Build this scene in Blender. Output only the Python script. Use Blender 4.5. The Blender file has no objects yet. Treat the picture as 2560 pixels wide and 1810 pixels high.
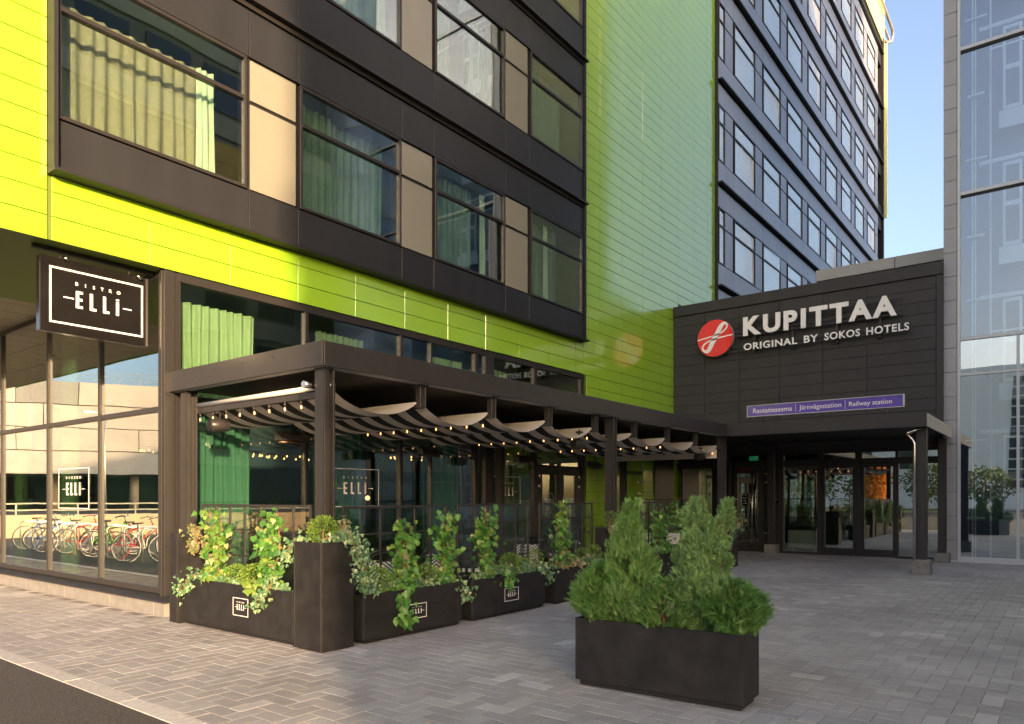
import bpy, bmesh, math, random
import numpy as np
from mathutils import Vector, Matrix
random.seed(7); rng = np.random.default_rng(7)
R = math.radians
S = bpy.context.scene
C = S.collection

# ------------------------------------------------------------------ camera, sky, sun, exposure
cd = bpy.data.cameras.new('camera'); cam = bpy.data.objects.new('camera', cd); C.objects.link(cam)
cd.sensor_width = 36; cd.sensor_fit = 'HORIZONTAL'; cd.lens = 25.34; cd.shift_y = 0.13125
cd.clip_start = .05; cd.clip_end = 2000
cam.location = (0, 0, 1.55); cam.rotation_euler = (R(90), 0, R(-52.355)); S.camera = cam
SUN_EL = 9.5; SX, SY = .516, .857
wd = bpy.data.worlds.new('World'); S.world = wd; wd.use_nodes = True
wn = wd.node_tree; wn.nodes.clear()
sky = wn.nodes.new('ShaderNodeTexSky'); sky.sky_type = 'NISHITA'; sky.sun_disc = False
sky.sun_elevation = R(SUN_EL); sky.sun_rotation = math.atan2(-SX, -SY); sky.air_density = 0.8; sky.dust_density = 6.0; sky.ozone_density = 1.5
wb = wn.nodes.new('ShaderNodeBackground'); wb.inputs['Strength'].default_value = .15
wo = wn.nodes.new('ShaderNodeOutputWorld')
wt = wn.nodes.new('ShaderNodeVectorMath'); wt.operation = 'MULTIPLY'; wt.inputs[1].default_value = (1.10, .985, .94)
wn.links.new(sky.outputs[0], wt.inputs[0]); wn.links.new(wt.outputs[0], wb.inputs[0]); wn.links.new(wb.outputs[0], wo.inputs[0])
sl = bpy.data.lights.new('sun', 'SUN'); sl.energy = 3.0; sl.angle = R(1.0); sl.color = (1, .645, .35)
so = bpy.data.objects.new('sun', sl); C.objects.link(so)
ce = math.cos(R(SUN_EL))
so.rotation_euler = Vector((-SX*ce, -SY*ce, math.sin(R(SUN_EL)))).to_track_quat('Z', 'Y').to_euler()
so.location = (-20, -30, 30)
S.view_settings.view_transform = 'Standard'; S.view_settings.look = 'None'
S.view_settings.exposure = 2.12; S.view_settings.gamma = 1; S.view_settings.use_curve_mapping = False
S.render.engine = 'CYCLES'
S.cycles.max_bounces = 8; S.cycles.transparent_max_bounces = 16; S.cycles.glossy_bounces = 5
S.cycles.sample_clamp_indirect = 4

# ------------------------------------------------------------------ materials
def newmat(name):
    m = bpy.data.materials.new(name); m.use_nodes = True
    n = m.node_tree; return m, n, n.nodes['Principled BSDF']
def mat(name, col, rough=.5, metal=0, spec=.5, ior=None, noise=0, nscale=4, bump=0, bscale=60, coat=0, emis=None, estr=0,
        rvar=0, streak=False, ovar=0, coat_i=1.5, coat_r=.03, bdist=.002):
    m, n, p = newmat(name)
    p.inputs['Base Color'].default_value = (*col, 1); p.inputs['Roughness'].default_value = rough
    p.inputs['Metallic'].default_value = metal; p.inputs['Specular IOR Level'].default_value = spec
    if ior: p.inputs['IOR'].default_value = ior
    p.inputs['Coat Weight'].default_value = coat; p.inputs['Coat Roughness'].default_value = coat_r; p.inputs['Coat IOR'].default_value = coat_i
    if emis: p.inputs['Emission Color'].default_value = (*emis, 1); p.inputs['Emission Strength'].default_value = estr
    L = n.links
    if noise or bump or rvar or ovar:
        g = n.nodes.new('ShaderNodeNewGeometry')
        mp = n.nodes.new('ShaderNodeMapping'); L.new(g.outputs['Position'], mp.inputs['Vector'])
        if streak: mp.inputs['Scale'].default_value = (1, 1, .12)
        t = n.nodes.new('ShaderNodeTexNoise'); t.inputs['Scale'].default_value = nscale; t.inputs['Detail'].default_value = 6
        t.inputs['Roughness'].default_value = .6; L.new(mp.outputs[0], t.inputs['Vector'])
        if noise or ovar:
            mr = n.nodes.new('ShaderNodeMapRange'); mr.inputs[1].default_value = .3; mr.inputs[2].default_value = .7
            mr.inputs[3].default_value = 1-noise; mr.inputs[4].default_value = 1+noise; L.new(t.outputs['Fac'], mr.inputs[0])
            f = mr.outputs[0]
            if ovar:
                oi = n.nodes.new('ShaderNodeObjectInfo'); m2 = n.nodes.new('ShaderNodeMapRange')
                m2.inputs[3].default_value = 1-ovar; m2.inputs[4].default_value = 1+ovar; L.new(oi.outputs['Random'], m2.inputs[0])
                mm = n.nodes.new('ShaderNodeMath'); mm.operation = 'MULTIPLY'; L.new(f, mm.inputs[0]); L.new(m2.outputs[0], mm.inputs[1]); f = mm.outputs[0]
            vm = n.nodes.new('ShaderNodeVectorMath'); vm.operation = 'SCALE'; vm.inputs[0].default_value = col; L.new(f, vm.inputs['Scale'])
            L.new(vm.outputs[0], p.inputs['Base Color'])
        if rvar:
            m3 = n.nodes.new('ShaderNodeMapRange'); m3.inputs[3].default_value = max(.02, rough-rvar); m3.inputs[4].default_value = rough+rvar
            L.new(t.outputs['Fac'], m3.inputs[0]); L.new(m3.outputs[0], p.inputs['Roughness'])
        if bump:
            tb = n.nodes.new('ShaderNodeTexNoise'); tb.inputs['Scale'].default_value = bscale; tb.inputs['Detail'].default_value = 4
            L.new(g.outputs['Position'], tb.inputs['Vector'])
            b = n.nodes.new('ShaderNodeBump'); b.inputs['Strength'].default_value = bump; b.inputs['Distance'].default_value = bdist
            L.new(tb.outputs['Fac'], b.inputs['Height']); L.new(b.outputs[0], p.inputs['Normal'])
    return m
def glassmat(name, tint, f0=.06, mul=1.0, wob=0.0):
    """architectural pane: Fresnel-weighted mirror over a tinted see-through sheet"""
    m = bpy.data.materials.new(name); m.use_nodes = True; n = m.node_tree; n.nodes.clear(); L = n.links
    lw = n.nodes.new('ShaderNodeLayerWeight'); lw.inputs[0].default_value = .5
    pw = n.nodes.new('ShaderNodeMath'); pw.operation = 'POWER'; pw.inputs[1].default_value = 3.2; L.new(lw.outputs['Facing'], pw.inputs[0])
    ma = n.nodes.new('ShaderNodeMath'); ma.operation = 'MULTIPLY_ADD'; ma.inputs[1].default_value = mul*(1-f0); ma.inputs[2].default_value = f0; ma.use_clamp = True
    L.new(pw.outputs[0], ma.inputs[0])
    tr = n.nodes.new('ShaderNodeBsdfTransparent'); tr.inputs[0].default_value = (*tint, 1)
    gl = n.nodes.new('ShaderNodeBsdfGlossy'); gl.inputs['Roughness'].default_value = 0.0; gl.inputs[0].default_value = (.97, 1, .98, 1)
    if wob:
        g = n.nodes.new('ShaderNodeNewGeometry'); tb = n.nodes.new('ShaderNodeTexNoise'); tb.inputs['Scale'].default_value = .9; tb.inputs['Detail'].default_value = 1
        L.new(g.outputs['Position'], tb.inputs['Vector'])
        b = n.nodes.new('ShaderNodeBump'); b.inputs['Strength'].default_value = wob; b.inputs['Distance'].default_value = .02
        L.new(tb.outputs['Fac'], b.inputs['Height']); L.new(b.outputs[0], gl.inputs['Normal'])
    mx = n.nodes.new('ShaderNodeMixShader'); L.new(ma.outputs[0], mx.inputs[0]); L.new(tr.outputs[0], mx.inputs[1]); L.new(gl.outputs[0], mx.inputs[2])
    o = n.nodes.new('ShaderNodeOutputMaterial'); L.new(mx.outputs[0], o.inputs[0]); return m
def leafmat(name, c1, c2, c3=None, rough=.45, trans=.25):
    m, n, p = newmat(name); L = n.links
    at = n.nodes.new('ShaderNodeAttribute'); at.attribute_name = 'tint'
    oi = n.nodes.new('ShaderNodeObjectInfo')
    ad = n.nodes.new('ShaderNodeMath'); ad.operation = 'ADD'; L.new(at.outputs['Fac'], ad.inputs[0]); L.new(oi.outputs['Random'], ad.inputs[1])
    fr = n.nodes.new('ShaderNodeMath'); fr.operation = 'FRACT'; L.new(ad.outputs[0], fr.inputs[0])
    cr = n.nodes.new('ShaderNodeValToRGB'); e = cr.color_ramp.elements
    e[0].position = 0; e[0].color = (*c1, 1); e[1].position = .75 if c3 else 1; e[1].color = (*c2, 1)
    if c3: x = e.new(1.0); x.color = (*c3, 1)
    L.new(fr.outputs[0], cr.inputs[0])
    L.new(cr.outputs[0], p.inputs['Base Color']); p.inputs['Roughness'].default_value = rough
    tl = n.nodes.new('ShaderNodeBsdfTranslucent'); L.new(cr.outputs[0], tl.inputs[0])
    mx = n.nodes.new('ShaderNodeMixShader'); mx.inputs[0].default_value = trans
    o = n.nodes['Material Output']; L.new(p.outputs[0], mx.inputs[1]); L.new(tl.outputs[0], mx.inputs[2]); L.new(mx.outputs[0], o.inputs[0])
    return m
def pavmat(name, src, base, var):
    m, n, p = newmat(name); L = n.links
    if src == 'attr': a = n.nodes.new('ShaderNodeAttribute'); a.attribute_name = 'tint'; ro = a.outputs['Fac']
    else: a = n.nodes.new('ShaderNodeObjectInfo'); ro = a.outputs['Random']
    g = n.nodes.new('ShaderNodeNewGeometry')
    t1 = n.nodes.new('ShaderNodeTexNoise'); t1.inputs['Scale'].default_value = 130; t1.inputs['Detail'].default_value = 5; t1.inputs['Roughness'].default_value = .75
    t2 = n.nodes.new('ShaderNodeTexNoise'); t2.inputs['Scale'].default_value = .7; t2.inputs['Detail'].default_value = 7; t2.inputs['Roughness'].default_value = .65
    t3 = n.nodes.new('ShaderNodeTexVoronoi'); t3.inputs['Scale'].default_value = 9
    for t in (t1, t2, t3): L.new(g.outputs['Position'], t.inputs['Vector'])
    def mr(o, a, b, c=0, d=1):
        x = n.nodes.new('ShaderNodeMapRange'); x.inputs[1].default_value = c; x.inputs[2].default_value = d
        x.inputs[3].default_value = a; x.inputs[4].default_value = b; L.new(o, x.inputs[0]); return x.outputs[0]
    def mul(a, b):
        x = n.nodes.new('ShaderNodeMath'); x.operation = 'MULTIPLY'; L.new(a, x.inputs[0]); L.new(b, x.inputs[1]); return x.outputs[0]
    pw = n.nodes.new('ShaderNodeMath'); pw.operation = 'POWER'; pw.inputs[1].default_value = 1.6; L.new(ro, pw.inputs[0])
    f = mul(mul(mr(pw.outputs[0], 1-var, 1+var*1.3), mr(t1.outputs['Fac'], .72, 1.28, .3, .7)), mr(t2.outputs['Fac'], .74, 1.24, .3, .7))
    f = mul(mul(f, mr(t3.outputs['Distance'], .72, 1, 0.01, .045)), mr(ro, 1, 1.18, .965, .98))
    vm = n.nodes.new('ShaderNodeVectorMath'); vm.operation = 'SCALE'; vm.inputs[0].default_value = base; L.new(f, vm.inputs['Scale'])
    L.new(vm.outputs[0], p.inputs['Base Color']); p.inputs['Roughness'].default_value = .72
    b = n.nodes.new('ShaderNodeBump'); b.inputs['Strength'].default_value = .5; b.inputs['Distance'].default_value = .003
    L.new(t1.outputs['Fac'], b.inputs['Height']); L.new(b.outputs[0], p.inputs['Normal'])
    return m

M = {}
M['lime'] = mat('lime_panel_enamel', (.30, .57, .018), rough=.42, noise=.03, nscale=1.2, coat=1, coat_r=.09, coat_i=2.2, ior=1.5, ovar=.03)
M['limejoint'] = mat('lime_backing', (.10, .15, .01), rough=.6)
M['dark'] = mat('dark_panel_paint', (.024, .026, .030), rough=.33, spec=.3, noise=.12, nscale=2.5, streak=True, rvar=.08, ovar=.05)
M['wingp'] = mat('wing_panel_sky_sheen', (.27, .305, .38), rough=.34, metal=.15, noise=.06, nscale=2, ovar=.05)  # same panels as the dark box; grazing sky reflection put into the base colour
M['gap'] = mat('dark_gap', (.008, .008, .009), rough=.6)
M['frame'] = mat('window_frame_paint', (.028, .027, .027), rough=.35, spec=.35, bump=.1)
M['beige'] = mat('beige_spandrel', (.235, .235, .195), rough=.12, noise=.02, spec=.5, ovar=.03)
M['steel'] = mat('canopy_black_steel', (.036, .035, .035), rough=.38, spec=.3, noise=.15, nscale=3, rvar=.1, bump=.25, bscale=1.3, bdist=.03)
M['ceil'] = mat('canopy_ceiling', (.012, .010, .009), rough=.6, noise=.2)
M['soffit'] = mat('soffit_panel', (.20, .19, .13), rough=.45, noise=.06)
M['black'] = mat('entrance_black_cladding', (.042, .042, .0435), spec=.3, rough=.5, noise=.1, nscale=2, streak=True, ovar=.05)
M['alu'] = mat('aluminium_panel', (.33, .335, .35), rough=.42, metal=.2, noise=.04, ovar=.05)
M['mull'] = mat('silver_mullion', (.50, .52, .53), rough=.35, metal=.3)
M['white'] = mat('white_sign_paint', (.90, .90, .90), rough=.45)
M['print'] = mat('white_print', (.86, .85, .83), rough=.6)
M['red'] = mat('red_sign', (.80, .012, .014), rough=.35, coat=.4)
M['dimred'] = mat('dim_red_plate', (.10, .008, .008), rough=.4)
M['conc2'] = mat('dark_concrete_foot', (.17, .17, .16), rough=.85, noise=.2, nscale=9)
M['purple'] = mat('purple_sign', (.13, .085, .42), rough=.12, noise=.1, nscale=3)
M['signblack'] = mat('sign_black_gloss', (.010, .009, .009), rough=.18, noise=.2, coat=.5)
M['conc'] = mat('concrete', (.205, .205, .20), rough=.8, noise=.14, nscale=6, bump=.3, bscale=90)
M['kerb'] = mat('granite_kerb', (.44, .43, .41), rough=.8, noise=.22, nscale=25, bump=.4, bscale=150, ovar=.06)
M['asph'] = mat('asphalt', (.060, .057, .054), rough=.85, noise=.55, nscale=70, bump=1, bscale=110, bdist=.02)
M['sand'] = mat('joint_sand', (.20, .185, .165), rough=.9, noise=.45, nscale=3, bump=.5)
M['plant'] = mat('planter_metal', (.017, .017, .0175), rough=.5, spec=.3, noise=.38, nscale=7, rvar=.08, bump=.06, bscale=200)
M['soil'] = mat('soil', (.018, .013, .010), rough=.95, noise=.5, nscale=60, bump=1, bscale=90, bdist=.01)
M['peb'] = mat('dark_pebble', (.03, .03, .032), rough=.3, noise=.3)
M['bark'] = mat('woody_stem', (.26, .15, .08), rough=.85, noise=.4, nscale=50, bump=.6)
M['chrome'] = mat('stainless_steel', (.62, .60, .57), rough=.22, metal=1, bump=.05)
M['fabd'] = mat('awning_dark_stripe', (.016, .020, .020), rough=.9, noise=.15, nscale=30)
M['fabl'] = mat('awning_light_stripe', (.62, .58, .55), rough=.9, noise=.08, nscale=9)
M['fabw'] = mat('awning_top_cloth', (.66, .645, .61), rough=.9, noise=.05, nscale=6)
M['glassr'] = glassmat('restaurant_glass', (.91, .965, .945), .12, .8, .10)
M['glassl'] = glassmat('street_glass', (.80, .90, .87), .12, 2.2, .07)
M['glassw'] = glassmat('hotel_window_glass', (.92, .955, .94), .15, 1.6, .10)
M['glassg'] = glassmat('wing_window_glass', (.97, .98, .98), .18, .5, .06)
M['fill_blind'] = mat('added_pale_blind', (.84, .87, .90), rough=.8)  # pale sheets added behind the wing panes to brighten the windows
M['glasst'] = glassmat('lift_tower_glass', (.84, .91, .97), .16, .5, .05)
M['glassu'] = glassmat('lift_lobby_glass', (.90, .94, .95), .42, .7, .05)
M['glasse'] = glassmat('entrance_glass', (.88, .93, .90), .34, .8, .05)
M['glasss'] = glassmat('screen_glass', (.93, .96, .95), .05, .7)
M['curt'] = mat('green_curtain', (.20, .32, .15), rough=.75, noise=.1, nscale=3)
M['curt_shaded'] = mat('green_curtain_shaded', (.035, .14, .08), rough=.8, noise=.1)  # green curtain below the canopy, with its shade put into the colour
M['sheer'] = M['curtt'] = mat('sheer_shaded_teal', (.12, .22, .17), rough=.9, noise=.15, nscale=12)  # sheer for the shaded windows, their dimness put into the colour
M['curt_shaded'] = mat('green_curtain_shaded', (.035, .14, .08), rough=.8, noise=.1)  # darker copy of the green curtain, shade painted in
M['sheer'] = mat('sheer_curtain', (.22, .245, .16), rough=.9, noise=.12, nscale=14)
M['curtl'] = mat('pale_green_drape', (.42, .62, .46), rough=.85)
M['room'] = mat('room_wall', (.10, .13, .12), rough=.8)
M['teal'] = mat('bistro_wall', (.018, .045, .055), rough=.6, noise=.2)
M['floorw'] = mat('bistro_floor', (.06, .045, .035), rough=.4)
M['bulb'] = mat('filament', (1, .6, .3), emis=(1, .42, .14), estr=1.2)
M['bulbg'] = glassmat('bulb_glass', (.98, .95, .9), .06, .7)
M['glow'] = mat('interior_lamp', (1, .6, .3), emis=(1, .48, .16), estr=.9)
M['heat'] = mat('heater_element', (.16, .11, .08), rough=.3, metal=.6)
M['exit'] = mat('exit_sign_green', (.02, .35, .12), emis=(.05, .8, .3), estr=.02)
M['rattanb'] = mat('black_rattan', (.015, .015, .016), rough=.35)
M['rattanw'] = mat('white_rattan', (.82, .82, .80), rough=.5)
M['radi'] = mat('white_radiator', (.62, .66, .60), rough=.4)
M['liftw'] = mat('lift_door_white', (.80, .86, .86), rough=.4)
M['liftd'] = mat('lift_shaft_wall', (.14, .19, .29), rough=.5)
M['clad'] = mat('pale_cladding', (.50, .46, .41), rough=.7, noise=.08, nscale=1, ovar=.0)
M['clad2'] = mat('grey_mesh_cladding', (.28, .275, .26), rough=.7, noise=.1)
M['office'] = mat('pale_render_wall', (.80, .77, .72), rough=.8, noise=.05)
M['owin'] = mat('far_window_glass', (.03, .04, .05), rough=.05, spec=.8)
M['silver'] = mat('silver_tower_panel', (.58, .62, .68), rough=.35, metal=.35, noise=.05, ovar=.06)
M['occ'] = mat('opposite_facade', (.22, .25, .24), rough=.5, noise=.1)
M['occ2'] = mat('opposite_facade_band', (.40, .42, .40), rough=.5)
M['tan'] = mat('tan_concrete', (.50, .38, .26), rough=.8, noise=.1)
M['galv'] = mat('galvanised_steel', (.55, .54, .5), rough=.4, metal=.7)
M['tyre'] = mat('tyre_rubber', (.02, .02, .02), rough=.7)
M['boxl'] = leafmat('boxwood_leaf', (.045, .11, .015), (.17, .31, .035), (.34, .46, .08), .4, .2)
M['jun'] = leafmat('juniper_leaf', (.05, .15, .03), (.12, .27, .055), (.24, .38, .12), .6, .2)
M['cyp'] = leafmat('cypress_leaf', (.06, .16, .035), (.14, .29, .06), (.27, .40, .15), .6, .2)
M['yew'] = leafmat('yew_leaf', (.10, .22, .08), (.30, .48, .16), (.58, .76, .26), .45, .2)
M['vine'] = leafmat('vine_leaf', (.04, .14, .025), (.10, .27, .04), (.22, .40, .09), .4, .3)
M['vine2'] = leafmat('vine_leaf_yellow', (.10, .22, .03), (.22, .34, .05), (.36, .36, .15), .4, .35)
M['ivy'] = leafmat('ivy_leaf', (.05, .13, .06), (.13, .26, .11), (.34, .42, .22), .35, .2)
M['heu'] = leafmat('autumn_leaf', (.10, .16, .05), (.22, .19, .09), (.34, .25, .15), .5, .25)
M['treel'] = leafmat('tree_leaf', (.04, .08, .012), (.10, .15, .03), (.18, .18, .04), .6, .2)
M['treeo'] = leafmat('orange_tree_leaf', (.45, .16, .02), (.6, .26, .05), (.5, .30, .06), .6, .2)
M['pavo'] = pavmat('paver_concrete', 'obj', (.31, .305, .302), .10)
M['pavf'] = pavmat('paver_concrete_field', 'attr', (.31, .305, .302), .10)
for nm, c in dict(bred=(.5, .02, .03), bblue=(.02, .16, .45), bwhite=(.7, .7, .68), bblack=(.02, .02, .02), bgreen=(.12, .5, .03)).items():
    M[nm] = mat('bike_paint_'+nm[1:], c, rough=.25)

# ------------------------------------------------------------------ helpers
def tag(o, label=None, cat=None, group=None, kind=None):
    if label: o['label'] = label
    if cat: o['category'] = cat
    if group: o['group'] = group
    if kind: o['kind'] = kind
    return o
def thing(name, label, cat, loc=(0, 0, 0), rz=0, group=None):
    o = bpy.data.objects.new(name, None); o.empty_display_size = .2; C.objects.link(o)
    o.location = loc; o.rotation_euler = (0, 0, rz); return tag(o, label, cat, group)
class MB:
    def __init__(s): s.v = []; s.f = []; s.m = []; s.sm = []
    def add(s, vs, fs, mi=0, smooth=False):
        b = len(s.v); s.v += [tuple(x) for x in vs]
        for f in fs: s.f.append(tuple(b+i for i in f)); s.m.append(mi); s.sm.append(smooth)
        return s
    def box(s, x0, x1, y0, y1, z0, z1, mi=0):
        if x0 > x1: x0, x1 = x1, x0
        if y0 > y1: y0, y1 = y1, y0
        if z0 > z1: z0, z1 = z1, z0
        return s.add([(x0,y0,z0),(x1,y0,z0),(x1,y1,z0),(x0,y1,z0),(x0,y0,z1),(x1,y0,z1),(x1,y1,z1),(x0,y1,z1)],
              [(0,3,2,1),(4,5,6,7),(0,1,5,4),(1,2,6,5),(2,3,7,6),(3,0,4,7)], mi)
    def bar(s, a, b, w, h, mi=0):
        a, b = Vector(a), Vector(b); d = (b-a).normalized()
        up = Vector((0, 0, 1)) if abs(d.z) < .95 else Vector((0, 1, 0))
        r = d.cross(up).normalized()*w/2; u = r.cross(d).normalized()*h/2
        vs = [a-r-u, a+r-u, a+r+u, a-r+u, b-r-u, b+r-u, b+r+u, b-r+u]
        return s.add(vs, [(0,1,2,3),(7,6,5,4),(0,4,5,1),(1,5,6,2),(2,6,7,3),(3,7,4,0)], mi)
    def tube(s, pts, rad, n=8, mi=0, cap=True):
        pts = [Vector(p) for p in pts]; rs = rad if isinstance(rad, (list, tuple)) else [rad]*len(pts)
        b = len(s.v); pr = None
        for i, p in enumerate(pts):
            d = (pts[min(i+1, len(pts)-1)]-pts[max(i-1, 0)]).normalized()
            if pr is None: pr = d.orthogonal().normalized()
            else: pr = (pr-d*pr.dot(d)).normalized()
            q = d.cross(pr)
            for k in range(n):
                a = 2*math.pi*k/n; s.v.append(tuple(p+(pr*math.cos(a)+q*math.sin(a))*rs[i]))
        for i in range(len(pts)-1):
            for k in range(n):
                s.f.append((b+i*n+k, b+i*n+(k+1)%n, b+(i+1)*n+(k+1)%n, b+(i+1)*n+k)); s.m.append(mi); s.sm.append(True)
        if cap:
            s.f.append(tuple(b+k for k in range(n))[::-1]); s.m.append(mi); s.sm.append(False)
            e = b+(len(pts)-1)*n; s.f.append(tuple(e+k for k in range(n))); s.m.append(mi); s.sm.append(False)
        return s
    def lathe(s, prof, n=12, c=(0, 0, 0), mi=0):
        b = len(s.v)
        for r, z in prof:
            for k in range(n):
                a = 2*math.pi*k/n; s.v.append((c[0]+r*math.cos(a), c[1]+r*math.sin(a), c[2]+z))
        for i in range(len(prof)-1):
            for k in range(n):
                s.f.append((b+i*n+k, b+i*n+(k+1)%n, b+(i+1)*n+(k+1)%n, b+(i+1)*n+k)); s.m.append(mi); s.sm.append(True)
        return s
    def torus(s, c, axis, Rr, r, n=24, k=5, mi=0, a0=0, a1=2*math.pi):
        c = Vector(c); ax = Vector(axis).normalized(); u = ax.orthogonal().normalized(); w = ax.cross(u)
        N = n+1
        pts = [c+(u*math.cos(a0+(a1-a0)*i/n)+w*math.sin(a0+(a1-a0)*i/n))*Rr for i in range(N)]
        return s.tube(pts, r, k, mi, cap=False)
    def mesh(s, name, mats, bev=0):
        me = bpy.data.meshes.new(name); me.from_pydata(s.v, [], s.f)
        for mm in (mats if isinstance(mats, (list, tuple)) else [mats]): me.materials.append(mm)
        me.polygons.foreach_set('material_index', s.m); me.polygons.foreach_set('use_smooth', s.sm); me.update()
        if bev:
            bm = bmesh.new(); bm.from_mesh(me)
            bmesh.ops.bevel(bm, geom=[e for e in bm.edges if len(e.link_faces) == 2 and e.calc_face_angle(0) > .5], offset=bev, segments=1, affect='EDGES', clamp_overlap=True)
            bm.to_mesh(me); bm.free()
        return me
def link(name, me, parent=None, loc=(0, 0, 0), rz=0):
    o = bpy.data.objects.new(name, me); C.objects.link(o); o.location = loc; o.rotation_euler = (0, 0, rz)
    if parent: o.parent = parent
    return o
def part(name, mb, mats, parent, bev=0, loc=(0, 0, 0), label=None, kind=None):
    """mesh given in world coordinates, stored relative to its (unrotated) ancestors"""
    off = Vector((0, 0, 0)); p = parent
    while p: off += Vector(p.location); p = p.parent
    if off.length: mb.v = [(x-off.x, y-off.y, z-off.z) for x, y, z in mb.v]
    o = link(name, mb.mesh(name, mats, bev), parent, loc)
    if label: o['label'] = label
    if kind: o['kind'] = kind
    return o
def copy_tree(o, parent=None):
    c = o.copy(); C.objects.link(c); c.parent = parent
    for ch in [x for x in o.children]: copy_tree(ch, c)
    return c
def text_mesh(s, w, h, ext=.01, off=0.0, space=1.0):
    """text as a mesh in XY, left-bottom at 0, scaled to width w (h None) or to both"""
    cu = bpy.data.curves.new('t', 'FONT'); cu.body = s; cu.size = 1; cu.offset = off; cu.space_character = space; cu.resolution_u = 4
    o = bpy.data.objects.new('t', cu); C.objects.link(o)
    dg = bpy.context.evaluated_depsgraph_get(); dg.update()
    me = bpy.data.meshes.new_from_object(o.evaluated_get(dg)); C.objects.unlink(o); bpy.data.objects.remove(o)
    mb = MB(); vs = [v.co.copy() for v in me.vertices]
    x0 = min(v.x for v in vs); x1 = max(v.x for v in vs); y0 = min(v.y for v in vs); y1 = max(v.y for v in vs)
    sy = (h/(y1-y0)) if h else w/(x1-x0); sx = (w/(x1-x0)) if w else sy
    n = len(vs); edges = {}
    for p in me.polygons:
        vv = list(p.vertices)
        for i in range(len(vv)): edges[(vv[i], vv[(i+1) % len(vv)])] = 1
    pts = [((v.x-x0)*sx, (v.y-y0)*sy) for v in vs]
    V = [(x, y, ext) for x, y in pts]+[(x, y, 0) for x, y in pts]
    F = [tuple(p.vertices) for p in me.polygons]
    if me.polygons and me.polygons[0].normal.z < 0: F = [f[::-1] for f in F]; edges = {(b, a): 1 for a, b in edges}
    F += [(b, a, a+n, b+n) for (a, b) in edges if (b, a) not in edges]
    mb.add(V, F); bpy.data.meshes.remove(me); return mb
def orient(mb, o, xd, up):
    o, xd, up = Vector(o), Vector(xd), Vector(up); nn = xd.cross(up)
    mb.v = [tuple(o+xd*x+up*y+nn*z) for x, y, z in mb.v]; return mb
FX = (Vector((1, 0, 0)), Vector((0, 0, 1)))      # a face looking to -Y
FY = (Vector((0, -1, 0)), Vector((0, 0, 1)))     # a face looking to -X
def elli(parent, o, fr, w, h, m=None, t=.0015, bw=.012, bistro=True):
    """the bistro's mark: thin border, spaced BISTRO, tall ELLI, a dash on either side"""
    m = m or M['print']; b = MB()
    for r in ((0, w, 0, bw), (0, w, h-bw, h), (0, bw, bw, h-bw), (w-bw, w, bw, h-bw)): b.box(r[0], r[1], r[2], r[3], 0, t)
    part('border', orient(b, o, *fr), m, parent)
    b = MB(); X0, W = .266*w, .46*w; Z0, H = .33*h, .31*h; st = .068*W
    def rc(a0, a1, c0, c1): b.box(X0+a0*W, X0+a1*W, Z0+c0*H, Z0+c1*H, 0, t)
    rc(0, .068, 0, 1); rc(.068, .155, 0, .15); rc(.068, .145, .43, .58); rc(.068, .155, .85, 1)
    for q in (.315, .62): rc(q, q+.068, 0, 1); rc(q+.068, q+.15, 0, .15)
    rc(.93, 1, 0, .84); rc(.93, 1, .90, 1)
    b.box(.14*w, .245*w, .475*h, .475*h+bw*.7, 0, t); b.box(.77*w, .87*w, .475*h, .475*h+bw*.7, 0, t)
    part('lettering', orient(b, o, *fr), m, parent)
    if bistro:
        b = MB()
        for i, ch in enumerate('BISTRO'):
            hh = .062*h; tm = text_mesh(ch, None, hh, t, .02); cx = X0+W*(i/5)*.97
            wd_ = max(v[0] for v in tm.v); b.add([(x+cx-wd_/2+W*.02, y+.735*h, z) for x, y, z in tm.v], tm.f)
        part('small_lettering', orient(b, o, *fr), m, parent)
def scatter(name, tv, tf, mats3, pos, tint, material, parent, smooth=False, kind='stuff'):
    tv = np.asarray(tv, float); tf = np.asarray(tf, int); N = len(pos); n = len(tv); k = tf.shape[1]
    V = np.einsum('nij,vj->nvi', mats3, tv)+pos[:, None, :]
    off = Vector((0, 0, 0)); p = parent
    while p: off += Vector(p.location); p = p.parent
    V = V.reshape(-1, 3)-np.array(off)
    Fi = (tf[None]+(np.arange(N)*n)[:, None, None]).reshape(-1)
    me = bpy.data.meshes.new(name); me.vertices.add(N*n); me.vertices.foreach_set('co', V.ravel())
    nf = N*len(tf); me.loops.add(nf*k); me.loops.foreach_set('vertex_index', Fi)
    me.polygons.add(nf); me.polygons.foreach_set('loop_start', np.arange(nf)*k)
    me.update(calc_edges=True)
    a = me.attributes.new('tint', 'FLOAT', 'POINT'); a.data.foreach_set('value', np.repeat(tint, n))
    me.materials.append(material); me.polygons.foreach_set('use_smooth', np.full(nf, smooth))
    o = link(name, me, parent)
    if kind: o['kind'] = kind
    return o
def rotmats(dirs, roll, scale):
    """columns: local x side, local y along dir, local z normal"""
    d = dirs/np.linalg.norm(dirs, axis=1, keepdims=True)
    a = np.where(np.abs(d[:, 2:3]) < .9, np.array([[0, 0, 1.]]), np.array([[1., 0, 0]]))
    x = np.cross(d, a); x /= np.linalg.norm(x, axis=1, keepdims=True); z = np.cross(x, d)
    c, s = np.cos(roll)[:, None], np.sin(roll)[:, None]; x2 = x*c+z*s; z2 = -x*s+z*c
    return np.stack([x2, d, z2], axis=2)*np.asarray(scale)[:, None, None]

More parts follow.
